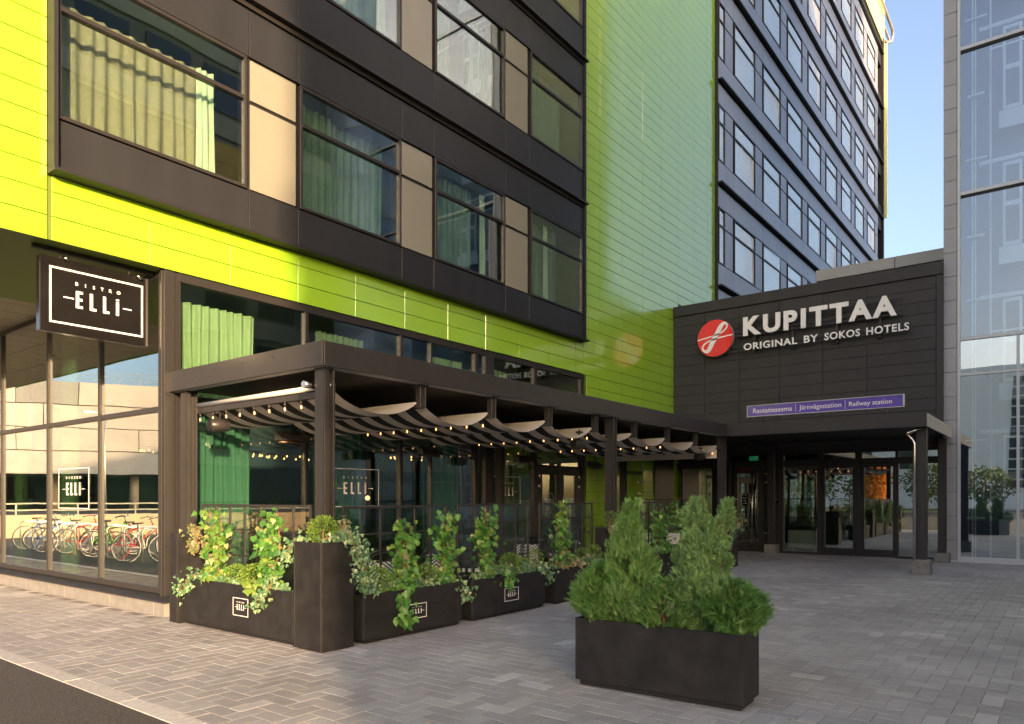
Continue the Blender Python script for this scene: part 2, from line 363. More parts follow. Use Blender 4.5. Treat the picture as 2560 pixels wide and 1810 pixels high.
# ------------------------------------------------------------------ ground, road, pavement
def inframe(X, Y):
    d = X*.7918+Y*.6108; l = X*.6108-Y*.7918
    if d < .5: return False
    u = 1280+1802*l/d; v = 1241+1802*1.55/d
    return -40 < u < 2600 and v < 1850
gm = MB(); gm.add([(-400,-400,-.06),(500,-400,-.06),(500,500,-.06),(-400,500,-.06)], [(0,1,2,3)])
tag(part('ground', gm, M['asph'], None), kind='structure')
rm = MB(); rm.add([(-14,-60,-.004),(2.477,-60,-.004),(2.477,140,-.004),(-14,140,-.004)], [(0,1,2,3)])
tag(part('road', rm, M['asph'], None), kind='structure')
pav = MB(); pav.box(2.63, 22, -9, 9.30, -.055, -.0055); pav.box(2.63, 4.57, 9.30, 40, -.055, -.0055)
pavo = tag(part('pavement', pav, M['sand'], None), kind='structure')
w_ = .14; bricks = []
for i in range(0, 140):
    for j in range(-12, 215):
        k = (i-j) % 4; x = 2.63+i*w_; y = -.6+j*w_
        if k == 0: r = (x, x+2*w_, y, y+w_)
        elif k == 3: r = (x, x+w_, y, y+2*w_)
        elif k == 1 and i == 0: r = (x, x+w_, y, y+w_)
        else: continue
        cx, cy = (r[0]+r[1])/2, (r[2]+r[3])/2
        if cy > 9.22 and cx > 4.5 or cx > 20.2: continue
        if cy > 5.9 and 5 < cx < 15 and cy > 9.2: continue
        if not (inframe(cx, cy)): continue
        bricks.append((cx*cx+cy*cy, r, k))
for j in range(-4, 160):                                         # half stones along the kerb
    pass
bricks.sort(key=lambda b: b[0])
def brickmesh(name, w, h):
    m = MB(); g = .0022; b = .0035
    x0, x1, y0, y1 = -w/2+g, w/2-g, -h/2+g, h/2-g
    vs = [(x0,y0,-.05),(x1,y0,-.05),(x1,y1,-.05),(x0,y1,-.05),(x0,y0,-.003),(x1,y0,-.003),(x1,y1,-.003),(x0,y1,-.003),
          (x0+b,y0+b,0),(x1-b,y0+b,0),(x1-b,y1-b,0),(x0+b,y1-b,0)]
    fs = [(8,9,10,11)]+[(a, (a+1) % 4, 4+(a+1) % 4, 4+a) for a in range(4)]+[(4+a, 4+(a+1) % 4, 8+(a+1) % 4, 8+a) for a in range(4)]
    return vs, fs, m.add(vs, fs)
bvh, bf, mh = brickmesh('h', .28, .14); meh = mh.mesh('paver', M['pavo'])
bvq, _, mq = brickmesh('q', .14, .14); meq = mq.mesh('paver', M['pavo'])
bvv, _, mv = brickmesh('v', .14, .28); mev = mv.mesh('paver', M['pavo'])
for dd, r, k in bricks[:300]:
    o = link('paver', {0: meh, 3: mev, 1: meq}[k], pavo, ((r[0]+r[1])/2, (r[2]+r[3])/2, random.uniform(-.0011, .0005)))
    o.rotation_euler = (random.gauss(0, .002), random.gauss(0, .002), random.gauss(0, .003))
rest = bricks[300:]
for kk, tv in ((0, bvh), (3, bvv), (1, bvq)):
    rr = [b for b in rest if b[2] == kk]; n = len(rr)
    pos = np.array([((b[1][0]+b[1][1])/2, (b[1][2]+b[1][3])/2, 0) for b in rr]); pos[:, 2] = rng.uniform(-.0011, .0005, n)
    a = rng.normal(0, .003, n); tx = rng.normal(0, .002, n); ty = rng.normal(0, .002, n)
    m3 = np.zeros((n, 3, 3)); m3[:, 0, 0] = 1; m3[:, 1, 1] = 1; m3[:, 2, 2] = 1; m3[:, 0, 1] = -a; m3[:, 1, 0] = a; m3[:, 2, 0] = tx; m3[:, 2, 1] = ty
    scatter('paver_field', tv, bf, m3, pos, rng.random(n), M['pavf'], pavo)
ke = MB(); ke.box(2.4775, 2.629, -60, 140, -.05, -.006)
kerb = tag(part('kerb', ke, M['sand'], None), kind='structure')
km = MB().box(-.074, .074, -.496, .496, -.05, .001).mesh('kerb_stone', M['kerb'], .004)
for i in range(40): link('kerb_stone', km, kerb, (2.552, 1.15+i*1.0, random.uniform(-.001, .001)))

# ------------------------------------------------------------------ hotel building (dark box over lime band)
FYp = 9.30; BY = 9.20
hotel = thing('hotel_building', 'hotel block with dark window box over a lime green panel band and tall lime wall', 'building', (2.1, 9.3, 0))
FL = 3.43; NF = 7
bands = [(3.36, 5.78, 'w'), (5.85, 6.61, 's'), (6.67, 8.76, 'w'), (8.80, 9.55, 's'), (9.61, 11.68, 'w'), (11.75, 12.49, 's'), (12.58, 14.68, 'w')]
cuts = [3.34, 5.815, 6.64, 8.78, 9.58, 11.715, 12.535, 14.72]
core = MB()
core.box(2.1, 23.1, 12.6, 24, 4.6, 31)
core.box(2.12, 3.30, 9.325, 12.6, 4.52, 31)
core.box(14.80, 23.05, 9.325, 12.6, 4.6, 31)
core.box(14.98, 23.05, 9.325, 12.6, 0, 4.6)
core.box(3.30, 14.80, 9.325, 12.6, 4.52, 5.32)
for k in range(NF):
    z = 7.80+FL*k; core.box(3.30, 14.80, 9.30, 12.6, z, z+1.50 if k < NF-1 else z+2.2)
part('wall', core, M['limejoint'], hotel)
lb = MB()
for k in range(NF+1):
    z0 = 5.30 if k == 0 else 7.80+FL*(k-1); z1 = 5.885+FL*k if k < NF else 31
    lb.box(3.33, 14.81, 9.235, 9.299, z0, z1)
for a, b, t in bands:
    if t == 's': lb.box(a-.03, b+.03, 9.236, 9.50, 5.885, 5.30+FL*NF)
lb.box(3.30, 3.345, 9.10, 9.324, 5.30, 29.4); lb.box(14.72, 14.82, 9.17, 9.324, 5.30, 29.4)   # side cheeks of the box
lb.box(3.30, 14.82, 9.08, 9.299, 5.262, 5.30)
part('backing_wall', lb, M['gap'], hotel)
rs = MB()
for k in range(NF): rs.box(3.5, 14.6, 12.55, 12.59, 5.3+FL*k, 7.8+FL*k)
part('room_wall', rs, M['room'], hotel)
ml = {}
def fpanel(w, h, m, key, nm='facade_panel', d=.03):
    kk = (round(w, 3), round(h, 3), key)
    if kk not in ml: ml[kk] = MB().box(0, w, 0, d, 0, h).mesh(nm, m, .003)
    return ml[kk]
for k in range(NF):
    zb = [(5.305, 5.885) if k == 0 else (8.60+FL*(k-1), 5.885+FL*k), (7.79+FL*k, 8.44+FL*k)]
    for z0, z1 in zb:
        for a, b in zip(cuts[:-1], cuts[1:]):
            link('facade_panel', fpanel(b-a-.010, z1-z0, M['dark'], 'd'), hotel, (a+.005-2.1, BY-9.3, z0))
    for a, b, t in bands:
        if t == 's':
            z0 = 5.92+FL*k
            link('spandrel_panel', fpanel(b-a, 1.21, M['beige'], 'b', 'spandrel_panel'), hotel, (a-2.1, BY+.012-9.3, z0))
            link('spandrel_panel', fpanel(b-a, .57, M['beige'], 'b', 'spandrel_panel'), hotel, (a-2.1, BY+.012-9.3, z0+1.265))
lg = MB()
for k in range(NF-1):
    z = 8.50+FL*k; lg.box(3.30, 14.84, 9.10, 9.236, z+.055, z+.085); lg.box(3.30, 14.84, 9.19, 9.234, z-.02, z+.0549)
part('ledge', lg, M['frame'], hotel)
wcache = {}
def window(parent, rel, w, curt=None, h=1.87, m='glassw', ht=1.25, copyname='window'):
    key = (round(w, 2), m)
    if key not in wcache:
        f = MB(); t = .045
        f.box(0, w, -.02, .07, 0, t); f.box(0, w, -.02, .07, h-t, h); f.box(0, t, -.02, .07, t, h-t); f.box(w-t, w, -.02, .07, t, h-t)
        f.box(t, w-t, -.02, .07, ht, ht+.055)
        p1 = MB().box(t, w-t, .015, .021, t, ht); p2 = MB().box(t, w-t, .015, .021, ht+.055, h-t)
        wcache[key] = (f.mesh('window', M['frame'], .004), p1.mesh('pane', M[m]), p2.mesh('pane', M[m]))
    f, p1, p2 = wcache[key]
    o = link('window', f, parent, rel)
    for pp in (p1, p2): link('pane', pp, o).rotation_euler = (random.gauss(0, .0025), 0, random.gauss(0, .0035))
    for cc in (curt or []): link('curtain', cc[0], o, (cc[1], cc[2], 0))
    return o
def curtain(w, h, amp=.035, per=.13, m='curt', z0=0, n=None):
    n = n or int(w/per*8); mb = MB(); ph = random.random()*6
    vs = []; prof = []
    for i in range(n+1):
        x = w*i/n; a = 2*math.pi*x/per
        y = amp*(math.sin(a+ph+.6*math.sin(a*.31))+.35*math.sin(a*.47+1+ph)); prof.append((x, y))
    rows = 6
    for r in range(rows+1):
        f = r/rows
        for x, y in prof: vs.append((x+.012*math.sin(9*x+3*f), y*(.75+.35*(1-f)), z0+h*f))
    N = n+1; fs = [(r*N+i, r*N+i+1, (r+1)*N+i+1, (r+1)*N+i) for r in range(rows) for i in range(n)]
    mb.add(vs, fs, 0, True); return mb.mesh('curtain', M[m])
cA = curtain(2.02, 1.55, .03, .17, 'sheer', .05); cA2 = curtain(.26, 1.55, .03, .09, 'curtl', .05)
cB = curtain(.75, 1.78, .04, .12, 'curtt'); cC = curtain(1.3, 1.78, .035, .15, 'curtt'); cD = curtain(.5, 1.78, .04, .1, 'curtt'); cE = curtain(.16, 1.78, .02, .07, 'curtl')
for k in range(NF):
    z0 = 5.90+FL*k
    for q, (a, b, t) in enumerate(bands):
        if t != 'w': continue
        if q == 0: cu = [(cA, .05, .42), (cA2, 1.88, .36)]
        elif q == 2: cu = [(cB, .06, .3), (cC, .7, .4)] if k != 1 else [(cC, .3, .4), (cD, 1.5, .3)]
        elif q == 4: cu = [(cC, .1, .35), (cE, 1.55, .25)] if k == 0 else [(cD, .2, .3), (cB, 1.2, .3)]
        else: cu = [(cC, .1, .3), (cE, .75, .2)] if k == 0 else [(cC, .3, .32)]
        window(hotel, (a-2.1, BY-9.3, z0), b-a, cu)
# lime cladding
rows_z = [4.79+.284*k for k in range(-17, 92)]
def limecells():
    out = []
    jl = [2.1, 3.30]; jb = [3.345]+[3.35+1.119*i for i in range(1, 11)]+[14.88]; jg = [14.88, 15.67, 16.8, 17.95, 19.1, 20.25, 21.4, 22.5, 23.1]
    for z0, z1 in zip([-.03]+rows_z[:-1], rows_z):
        zc = (z0+z1)/2
        if zc < 0: continue
        if zc > 4.5:
            out.append((2.1, 3.30, z0, z1))
            if zc < 5.3:
                for a, b in zip(jb[:-1], jb[1:]): out.append((a, b, max(z0, 4.51), min(z1, 5.262)))
        for a, b in zip(jg[:-1], jg[1:]):
            if a < 20 or z0 > 7.1:
                if zc < 5.28 or True:
                    aa = a
                    if a == 14.88: aa = 15.04 if zc < 4.4 else 14.88
                    if zc < 2.15 and 16.7 < (a+b)/2 < 17.9: continue
                    out.append((aa, b, max(z0, .0), z1))
    return out
cells = [c for c in limecells() if c[3]-c[2] > .04 and c[2] < 30.9]
cells.sort(key=lambda c: (c[0]**2+9.3**2+(c[2]-1.5)**2)*(1 if (c[0] > 2.8) else 4))
for i, c in enumerate(cells[:300]):
    me = fpanel(c[1]-c[0]-.006, c[3]-c[2]-.009, M['lime'], 'l', 'cladding_panel', .022)
    o = link('cladding_panel', me, hotel, (c[0]+.003-2.1, -.001+random.uniform(-.0008, .0008), c[2]+.0045))
    o.rotation_euler = (random.gauss(0, .0012), 0, random.gauss(0, .0008))
rp = MB()
for c in cells[300:]: rp.box(c[0]+.003, c[1]-.003, 9.30+random.uniform(-.0008, .0008), 9.322, c[2]+.0045, c[3]-.0045)
part('cladding_field', rp, M['lime'], hotel, kind='stuff')
# end wall above the street and soffit under it
ew = MB()
for z0, z1 in zip(rows_z[:-1], rows_z[1:]):
    if z0 < 4.4: continue
    for y in (9.33, 12.0, 14.7, 17.4, 20.1): ew.box(2.075, 2.099, y+.003, min(y+2.694, 24), max(z0, 4.51)+.004, z1-.004)
part('side_cladding', ew, M['lime'], hotel, kind='stuff')
sf = MB(); sf.box(2.12, 4.72, 9.33, 40, 4.56, 4.62); part('soffit_backing', sf, M['gap'], hotel)
spm = MB().box(.008, .856, .008, .592, 0, .02).mesh('soffit_panel', M['soffit'])
for i in range(3):
    for j in range(24): link('soffit_panel', spm, hotel, (.03+i*.864, .04+j*.6, 4.53))
dl = MB()
for (x, y) in ((3.3, 13.2), (3.3, 17), (3.3, 21)): dl.lathe([(0, 4.522), (.09, 4.522), (.09, 4.53)], 16, (x, y, 0))
part('downlight', dl, M['gap'], hotel)

# ground floor glass: street side (X=4.7) and terrace side (Y=9.38)
GX = 4.70; GY = 9.38
yb = [9.45, 11.25, 13.15, 15.25, 17.25, 19.25, 21.25, 23.25, 25.25]
gw = MB()
gw.box(GX-.03, GX+.09, 9.45, 26, .27, .345); gw.box(GX-.03, GX+.09, 9.45, 26, 4.45, 4.559); gw.box(GX-.03, GX+.07, 9.45, 26, 2.665, 2.735)
for y in yb: gw.box(GX-.035, GX+.08, y-.03, y+.03, .346, 4.449)
part('street_glazing_frame', gw, M['frame'], hotel, .003)
for y0, y1 in zip(yb[:-1], yb[1:]):
    for z0, z1 in ((.346, 2.664), (2.736, 4.449)):
        part('pane', MB().box(GX, GX+.006, y0+.031, y1-.031, z0, z1), M['glassl'], hotel)
cp = MB(); cp.box(4.66, 4.80, 9.30, 9.419, .20, 4.5); cp.box(4.801, 4.86, 9.325, 9.40, .2, 4.5); cp.box(4.64, 4.659, 9.34, 9.39, .2, 4.5)
part('corner_post', cp, M['frame'], hotel, .004)
vm_ = [(6.87, 6.93), (8.87, 8.94), (9.64, 9.68), (10.90, 10.98), (11.22, 11.50), (12.90, 13.02), (14.83, 15.03)]
tf_ = MB(); tf_.box(4.861, 15.03, GY-.05, GY+.08, 4.40, 4.515); tf_.box(4.861, 12.9, GY-.04, GY+.08, .0, .12)
for a, b in vm_: tf_.box(a, b, GY-.045, GY+.075, .121, 4.399)
tf_.box(4.861, 4.90, GY-.04, GY+.07, .121, 4.399); tf_.box(13.02, 14.83, GY-.04, GY+.08, 2.99, 3.07)
part('terrace_glazing_frame', tf_, M['frame'], hotel, .003)
xs = [4.90]+[v for ab in vm_ for v in ab][:-1]
for a, b in zip(xs[0::2], xs[1::2]):
    if b-a < .1: continue
    z0 = 3.07 if a > 13 else .121
    part('pane', MB().box(a+.001, b-.001, GY, GY+.006, z0, 4.399), M['glassr'], hotel)
# bistro doors
dr = MB(); dr.box(13.02, 14.83, GY-.03, GY+.05, 2.17, 2.26); dr.box(13.02, 13.10, GY-.03, GY+.05, 0, 2.17); dr.box(14.75, 14.83, GY-.03, GY+.05, 0, 2.17)
dro = part('door_frame', dr, M['frame'], hotel, .003)
part('pane', MB().box(13.03, 14.82, GY, GY+.006, 2.261, 2.989), M['glassr'], hotel)
for a, b, hx in ((13.105, 13.92, 13.105), (13.93, 14.745, 14.745)):
    d = MB(); t = .13; d.box(a, b, GY-.035, GY+.03, .02, .30); d.box(a, b, GY-.035, GY+.03, 2.04, 2.165); d.box(a, a+t, GY-.035, GY+.03, .301, 2.039); d.box(b-t, b, GY-.035, GY+.03, .301, 2.039)
    do = part('door', d, M['frame'], hotel, .003)
    part('pane', MB().box(a+t+.001, b-t-.001, GY-.01, GY-.004, .301, 2.039), M['glassr'], do)
    for hz in (.35, 1.72, 1.95): part('hinge', MB().tube([(hx, GY-.06, hz), (hx, GY-.06, hz+.12)], .018, 8).box(hx-.05, hx+.05, GY-.05, GY-.036, hz+.03, hz+.09), M['chrome'], do)
    if a < 13.5: pass
    else: part('handle', MB().tube([(a+.05, GY-.10, .75), (a+.05, GY-.10, 2.05)], .016, 8).tube([(a+.05, GY-.10, .9), (a+.05, GY-.03, .9)], .008, 6).tube([(a+.05, GY-.10, 1.9), (a+.05, GY-.03, 1.9)], .008, 6), M['chrome'], do)
# lime service door and black door in the lime wall under the canopy
sd = MB(); sd.box(16.82, 17.93, 9.285, 9.32, 0, 2.14)
sdo = part('service_door', sd, M['lime'], hotel, .004)
for hz in (1.55, 1.85): part('hinge', MB().tube([(17.75, 9.26, hz), (17.75, 9.26, hz+.13)], .02, 8).box(17.66, 17.76, 9.265, 9.284, hz+.07, hz+.12), M['chrome'], sdo)
# interior of the bistro
it = MB(); it.box(4.83, 14.98, 14.2, 14.3, 0, 4.4); it.box(4.83, 14.95, 14.31, 26, -.02, .0); part('bistro_back_wall', it, M['teal'], hotel)
it = MB(); it.box(4.83, 14.97, 9.47, 14.19, .0, .12); it.box(4.83, 14.97, 14.31, 26, .01, .12); part('bistro_floor', it, M['floorw'], hotel)
it = MB(); it.box(4.83, 14.97, 9.47, 26, 4.56, 4.59); it.box(9.0, 9.12, 14.31, 26, .12, 4.5); part('bistro_ceiling', it, M['teal'], hotel)
def bigc(x, w, h=1.30, z=2.94, per=.15, m='curt', y=GY+.30):
    link('curtain', curtain(w, h, .05, per, m), hotel, (x-2.1, y-9.3, z))
for cx, cw_, cp_ in ((4.98, 1.22, .13), (7.35, 1.0, .11), (9.85, 1.0, .12), (11.6, .75, .12)): bigc(cx, cw_, per=cp_); bigc(cx+.02, cw_, 2.78, .14, cp_*.9, 'curt_shaded', GY+.42)  # lower lengths use the curtain copy with shade in its colour
part('mezzanine_beam', MB().box(4.9, 14.9, GY+.22, GY+.5, 2.90, 2.935), M['frame'], hotel)
for yy in (12.9, 15.1, 19.0):
    o = link('curtain', curtain(.5, 4.1, .05, .12, 'curt'), hotel, (GX+.3-2.1, yy-9.3, .14), R(90))
bar = MB(); bar.box(7.2, 9.3, 12.4, 12.9, .12, 1.15); bar.box(7.1, 9.4, 12.3, 12.95, 1.151, 1.20); part('bar_counter', bar, M['frame'], hotel)
def ringlamp(x, y, z, rx, ry, n):
    t = thing('chandelier', None, 'lamp', (x, y, z))
    part('ring', MB().tube([(x+rx*math.cos(a), y+ry*math.sin(a), z+.06) for a in [2*math.pi*i/24 for i in range(25)]], .012, 5, 0, False), M['frame'], t)
    part('rod', MB().tube([(x-rx*.7, y, z+.06), (x-rx*.7, y, 4.4)], .006, 4).tube([(x+rx*.7, y, z+.06), (x+rx*.7, y, 4.4)], .006, 4), M['frame'], t)
    gb = MB()
    for i in range(n):
        a = 2*math.pi*i/n; gb.lathe([(0, -.02), (.015, -.01), (.018, .0), (.012, .015), (0, .028)], 6, (x+rx*math.cos(a), y+ry*math.sin(a), z))
    part('bulbs', gb, M['glow'], t); return t
tag(ringlamp(6.5, 11.6, 2.28, 1.05, .5, 22), 'ring of warm bulbs hanging behind the bistro glass nearest the corner post')
tag(ringlamp(8.9, 11.9, 2.30, .95, .5, 20), 'ring of warm bulbs hanging behind the glass above the first window lettering')
tag(ringlamp(11.7, 11.6, 2.40, .85, .5, 18), 'ring of warm bulbs hanging inside beyond the second green curtain')
for i, (x, y, z, lb_) in enumerate([(5.75, 10.6, 2.18, 'round glowing globe lamp behind the green curtain at the corner'), (6.3, 10.9, 1.98, 'lower round globe lamp glowing inside beside the corner curtain'), (9.05, 10.4, 1.52, 'amber globe lamp glowing low beside the first window lettering')]):
    t = thing('globe_lamp', lb_, 'lamp', (x, y, z)); part('globe', MB().lathe([(.045*math.sin(a), -.045*math.cos(a)) for a in [math.pi*q/6 for q in range(7)]], 10, (x, y, z)), M['glow'], t)
    part('cord', MB().tube([(x, y, z+.045), (x, y, 4.4)], .004, 4), M['frame'], t)

# concrete plinth
pl = thing('concrete_plinth', 'pale concrete plinth with dark metal sill under the street glazing', 'plinth', (4.6, 9.2, 0))
ys = [9.19, 9.46, 10.75, 12.3, 13.85, 15.4, 17, 18.6, 20.2, 21.8, 23.4, 25]
for a, b in zip(ys[:-1], ys[1:]): part('slab', MB().box(4.60, 4.82, a+.004, b-.004, -.03, .185), M['conc'], pl, .004)
part('slab', MB().box(4.605, 4.86, 9.193, 9.32, -.028, .18), M['conc'], pl)
sl_ = MB(); sl_.add([(4.55, 9.10, .185), (4.9, 9.10, .185), (4.9, 26, .185), (4.55, 26, .185), (4.55, 9.10, .205), (4.69, 9.2, .265), (4.9, 9.2, .265), (4.9, 26, .265), (4.69, 26, .265), (4.55, 26, .205)],
    [(0, 3, 2, 1), (0, 4, 9, 3), (4, 5, 8, 9), (5, 6, 7, 8), (0, 1, 6, 5, 4), (3, 9, 8, 7, 2)])
part('sill', sl_, M['dark'], pl)

# ------------------------------------------------------------------ far wing
wing = thing('hotel_wing', 'long blue grey office wing of repeated windows rising beyond the lime wall', 'building', (23.1, 9.3, 0))
wc = MB(); wc.box(23.12, 50, 12.6, 24, 0, 31); wc.box(23.12, 50, 9.33, 12.6, 0, 5.3)
for k in range(NF+0): wc.box(23.12, 50, 9.28, 12.6, 7.80+FL*k, 9.3+FL*k)
wc.box(23.10, 23.16, 9.20, 12.6, 0, 30); wc.box(49.72, 50.0, 9.12, 12.6, 5.3, 30.2)
part('wall', wc, M['gap'], wing)
wp = []; x = 23.16
wx = [(23.18, 23.72, 'w'), (23.79, 24.50, 's')]; x = 24.6
while x < 49: wx += [(x, x+2.10, 'w'), (x+2.17, x+2.93, 's')]; x += 3.0
wx = [t for t in wx if t[1] < 49.8]; cw = [23.16]
for a, b, t in wx: cw.append(b+.03)
for k in range(-1, NF):
    zz = [(8.60+FL*(k-1), 5.885+FL*k), (7.79+FL*k, 8.44+FL*k)]
    for z0, z1 in zz:
        if z0 < 0: continue
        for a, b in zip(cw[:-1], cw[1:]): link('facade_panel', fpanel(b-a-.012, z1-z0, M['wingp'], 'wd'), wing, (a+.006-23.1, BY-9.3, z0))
    for a, b, t in wx:
        if t == 's':
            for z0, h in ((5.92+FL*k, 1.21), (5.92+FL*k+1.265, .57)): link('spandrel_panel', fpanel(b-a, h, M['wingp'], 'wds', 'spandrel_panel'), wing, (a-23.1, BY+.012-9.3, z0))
        elif k >= 0: window(wing, (a-23.1, BY-9.3, 5.90+FL*k), b-a, [(fpanel(round(b-a-.1, 2), 1.78, M['fill_blind'], 'bl', 'fill_blind', .01), .05, .028)], m='glassg')  # pale sheet added behind each pane to lift its brightness
bk = MB()
for k in range(-1, NF):
    bk.box(23.16, 49.7, 9.235, 9.279, 7.78+FL*k, 9.34+FL*k)
    for a, b, t in wx:
        if t == 's': bk.box(a-.03, b+.03, 9.236, 9.50, 5.87+FL*k, 7.78+FL*k)
part('backing_wall', bk, M['gap'], wing)
lg = MB()
for k in range(-1, NF): z = 8.50+FL*k; lg.box(23.16, 49.8, 9.06, 9.236, z+.055, z+.10)
part('ledge', lg, M['frame'], wing)
M['finy'] = mat('yellow_eave', (.66, .68, .30), rough=.4, noise=.03)
ev = MB(); ev.box(23.1, 50.25, 9.15, 12, 29.95, 36); ev.box(50.02, 50.08, 8.95, 9.3, 19, 29.9)
part('eave', ev, M['finy'], wing, .01)
ev = MB()
ev.tube([(40, 9.0, 31.8), (50, 9.0, 31.8), (52.0, 9.0, 31.8), (52.4, 9.05, 31.6), (52.3, 9.1, 31.2), (51.2, 9.2, 30.6), (50.2, 9.3, 30.5)], .09, 8)
for q in range(3): ev.box(50.2, 51.9-q*.1, 9.1, 9.2, 31.0+q*.02, 31.15+q*.02) if q == 0 else None
part('roof_rail', ev, M['galv'], wing)

# ------------------------------------------------------------------ entrance hall with the big sign
KX = 19.9
hall = thing('entrance_hall', 'black clad entrance hall with glass doors between lime wall and lift tower', 'building', (19.9, 2.37, 0))
hb = MB(); hb.box(KX+.03, 24, 2.40, 9.29, 2.72, 6.95); hb.box(KX+.45, 24, 8.0, 9.29, 0, 2.72)
part('wall', hb, M['gap'], hall)
part('parapet', MB().box(KX-.05, KX+.4, 2.36, 9.28, 6.86, 7.16), M['black'], hall, .01)
part('corner_trim', MB().box(KX-.02, KX+.06, 2.36, 2.50, 2.75, 6.859), M['black'], hall, .005)
kr = [2.75+.293*i for i in range(15)]; kr[-1] = 6.855; kj = [2.505, 4.02, 5.08, 6.20, 7.30, 8.32, 9.28]
for a, b in zip(kr[:-1], kr[1:]):
    for c, d in zip(kj[:-1], kj[1:]):
        if b <= a: continue
        me = MB().box(0, .026, .004, d-c-.004, .005, b-a-.003).mesh('cladding_board', M['black'], .002) if (round(b-a, 3), c) not in ml else ml[(round(b-a, 3), c)]
        ml[(round(b-a, 3), c)] = me
        link('cladding_board', me, hall, (random.uniform(-.001, .001), c-2.37, a))
pb = MB(); pb.box(23, 30, 2.0, 6.0, 6.9, 8.0); part('roof_block', pb, M['alu'], hall)
pb = MB()
for a, b in ((2.0, 3.9), (3.91, 6.05)): pb.box(22.9, 30, a, b, 8.05, 8.38)
part('roof_coping', pb, M['alu'], hall, .01)
EX = 20.16
ef = MB()
for y, w in ((7.65, .12), (6.30, .30), (5.21, .14), (4.27, .16), (3.385, .07), (2.45, .1)):
    ef.box(EX-.04, EX+.08, y-w/2, y+w/2, .06, 2.72)
for z0, z1 in ((2.36, 2.53), (2.68, 2.749)): ef.box(EX-.035, EX+.075, 2.45, 9.25, z0, z1)
ef.box(EX-.03, EX+.07, 2.45, 9.25, 0, .059)
part('door_frame', ef, M['frame'], hall, .003)
for y0, y1 in ((2.50, 3.35), (5.28, 6.15), (8.2, 9.2)): part('pane', MB().box(EX, EX+.006, y0+.001, y1-.001, .06, 2.359), M['glasse'], hall)
for y0, y1 in ((2.50, 3.35), (3.42, 5.13), (5.28, 6.15)): part('pane', MB().box(EX, EX+.006, y0+.001, y1-.001, 2.531, 2.679), M['glasse'], hall)
for y0, y1 in ((3.425, 4.185), (4.355, 5.135)):
    d = MB(); d.box(EX-.03, EX+.03, y0, y1, .062, .20); d.box(EX-.03, EX+.03, y0, y1, 2.30, 2.358); d.box(EX-.03, EX+.03, y0, y0+.05, .201, 2.299); d.box(EX-.03, EX+.03, y1-.05, y1, .201, 2.299)
    do = part('sliding_door', d, M['frame'], hall, .003)
    part('pane', MB().box(EX, EX+.006, y0+.051, y1-.051, .201, 2.299), M['glasse'], do)
d = MB(); d.box(EX-.05, EX+.03, 6.55, 7.55, .062, .25); d.box(EX-.05, EX+.03, 6.55, 7.55, 2.2, 2.358); d.box(EX-.05, EX+.03, 6.55, 6.85, .251, 2.199); d.box(EX-.05, EX+.03, 7.43, 7.55, .251, 2.199)
do = part('entrance_door', d, M['frame'], hall, .003)
part('pane', MB().box(EX-.02, EX-.014, 6.851, 7.429, .251, 2.199), M['glasse'], do)
part('handle', MB().tube([(EX-.14, 6.98, .15), (EX-.14, 6.98, 2.3)], .022, 8).tube([(EX-.14, 6.98, .4), (EX-.05, 6.98, .4)], .01, 6).tube([(EX-.14, 6.98, 2.0), (EX-.05, 6.98, 2.0)], .01, 6), M['chrome'], do)
for hz in (.45, 1.85, 2.08): part('hinge', MB().tube([(EX-.07, 6.55, hz), (EX-.07, 6.55, hz+.12)], .02, 8).box(EX-.075, EX-.051, 6.55, 6.66, hz+.07, hz+.11), M['chrome'], do)
part('threshold', MB().box(EX-.16, EX-.041, 3.36, 5.2, .0, .018), M['chrome'], hall)
part('threshold', MB().box(EX-.16, EX-.051, 6.5, 7.6, .0, .018), M['chrome'], hall)
hi = MB(); hi.box(EX+2.6, EX+2.7, 2.45, 9.25, 0, 2.71); hi.box(EX+.1, EX+2.59, 6.2, 6.3, 0, 2.71)
part('lobby_wall', hi, M['room'], hall)
part('lobby_floor', MB().box(EX+.081, EX+2.59, 2.45, 9.25, -.02, .03), M['floorw'], hall)
rd = thing('radiator', 'white panel radiator behind the entrance glass', 'radiator', (20.5, 5.72, .1))
part('body', MB().box(20.45, 20.52, 5.30, 6.13, .14, .62), M['radi'], rd, .006)
fn = MB()
for i in range(26): fn.box(20.44, 20.449, 5.32+i*.031, 5.335+i*.031, .17, .59)
part('fins', fn, M['radi'], rd); part('bracket', MB().box(20.47, 20.50, 5.40, 5.44, .03, .139).box(20.47, 20.50, 5.98, 6.02, .03, .139), M['radi'], rd)

# signs on the hall
def sign_letters(parent, s, y0, z0, w, h, x, off, gap=.14, mt='white', ext=.05):
    lm_ = [text_mesh(ch, None, None if 0 else h, ext, off) if ch != ' ' else None for ch in s]
    ws = [(max(v[0] for v in l.v) if l else h*.28) for l in lm_]
    gs = [(.01 if s[i:i+2] in ('TA', 'AA') else gap*.55 if s[i:i+2] in ('KU', 'TT') else gap) for i in range(len(s)-1)]+[0]
    tot = sum(ws)+h*sum(gs); k = w/tot; cx = 0
    for ch, l, ww, gp in zip(s, lm_, ws, gs):
        if l:
            l.v = [(cx+a*k, b, c) for a, b, c in l.v]
            part('letter', orient(l, (x, y0, z0), *FY), M[mt], parent)
        cx += (ww+gp*h)*k
sg = thing('hotel_sign', 'large white KUPITTAA letters over ORIGINAL BY SOKOS HOTELS on black wall', 'sign', (19.7, 7.1, 5.5))
sign_letters(sg, 'KUPITTAA', 7.09, 5.965, 3.79, .515, 19.66, .042, .17)
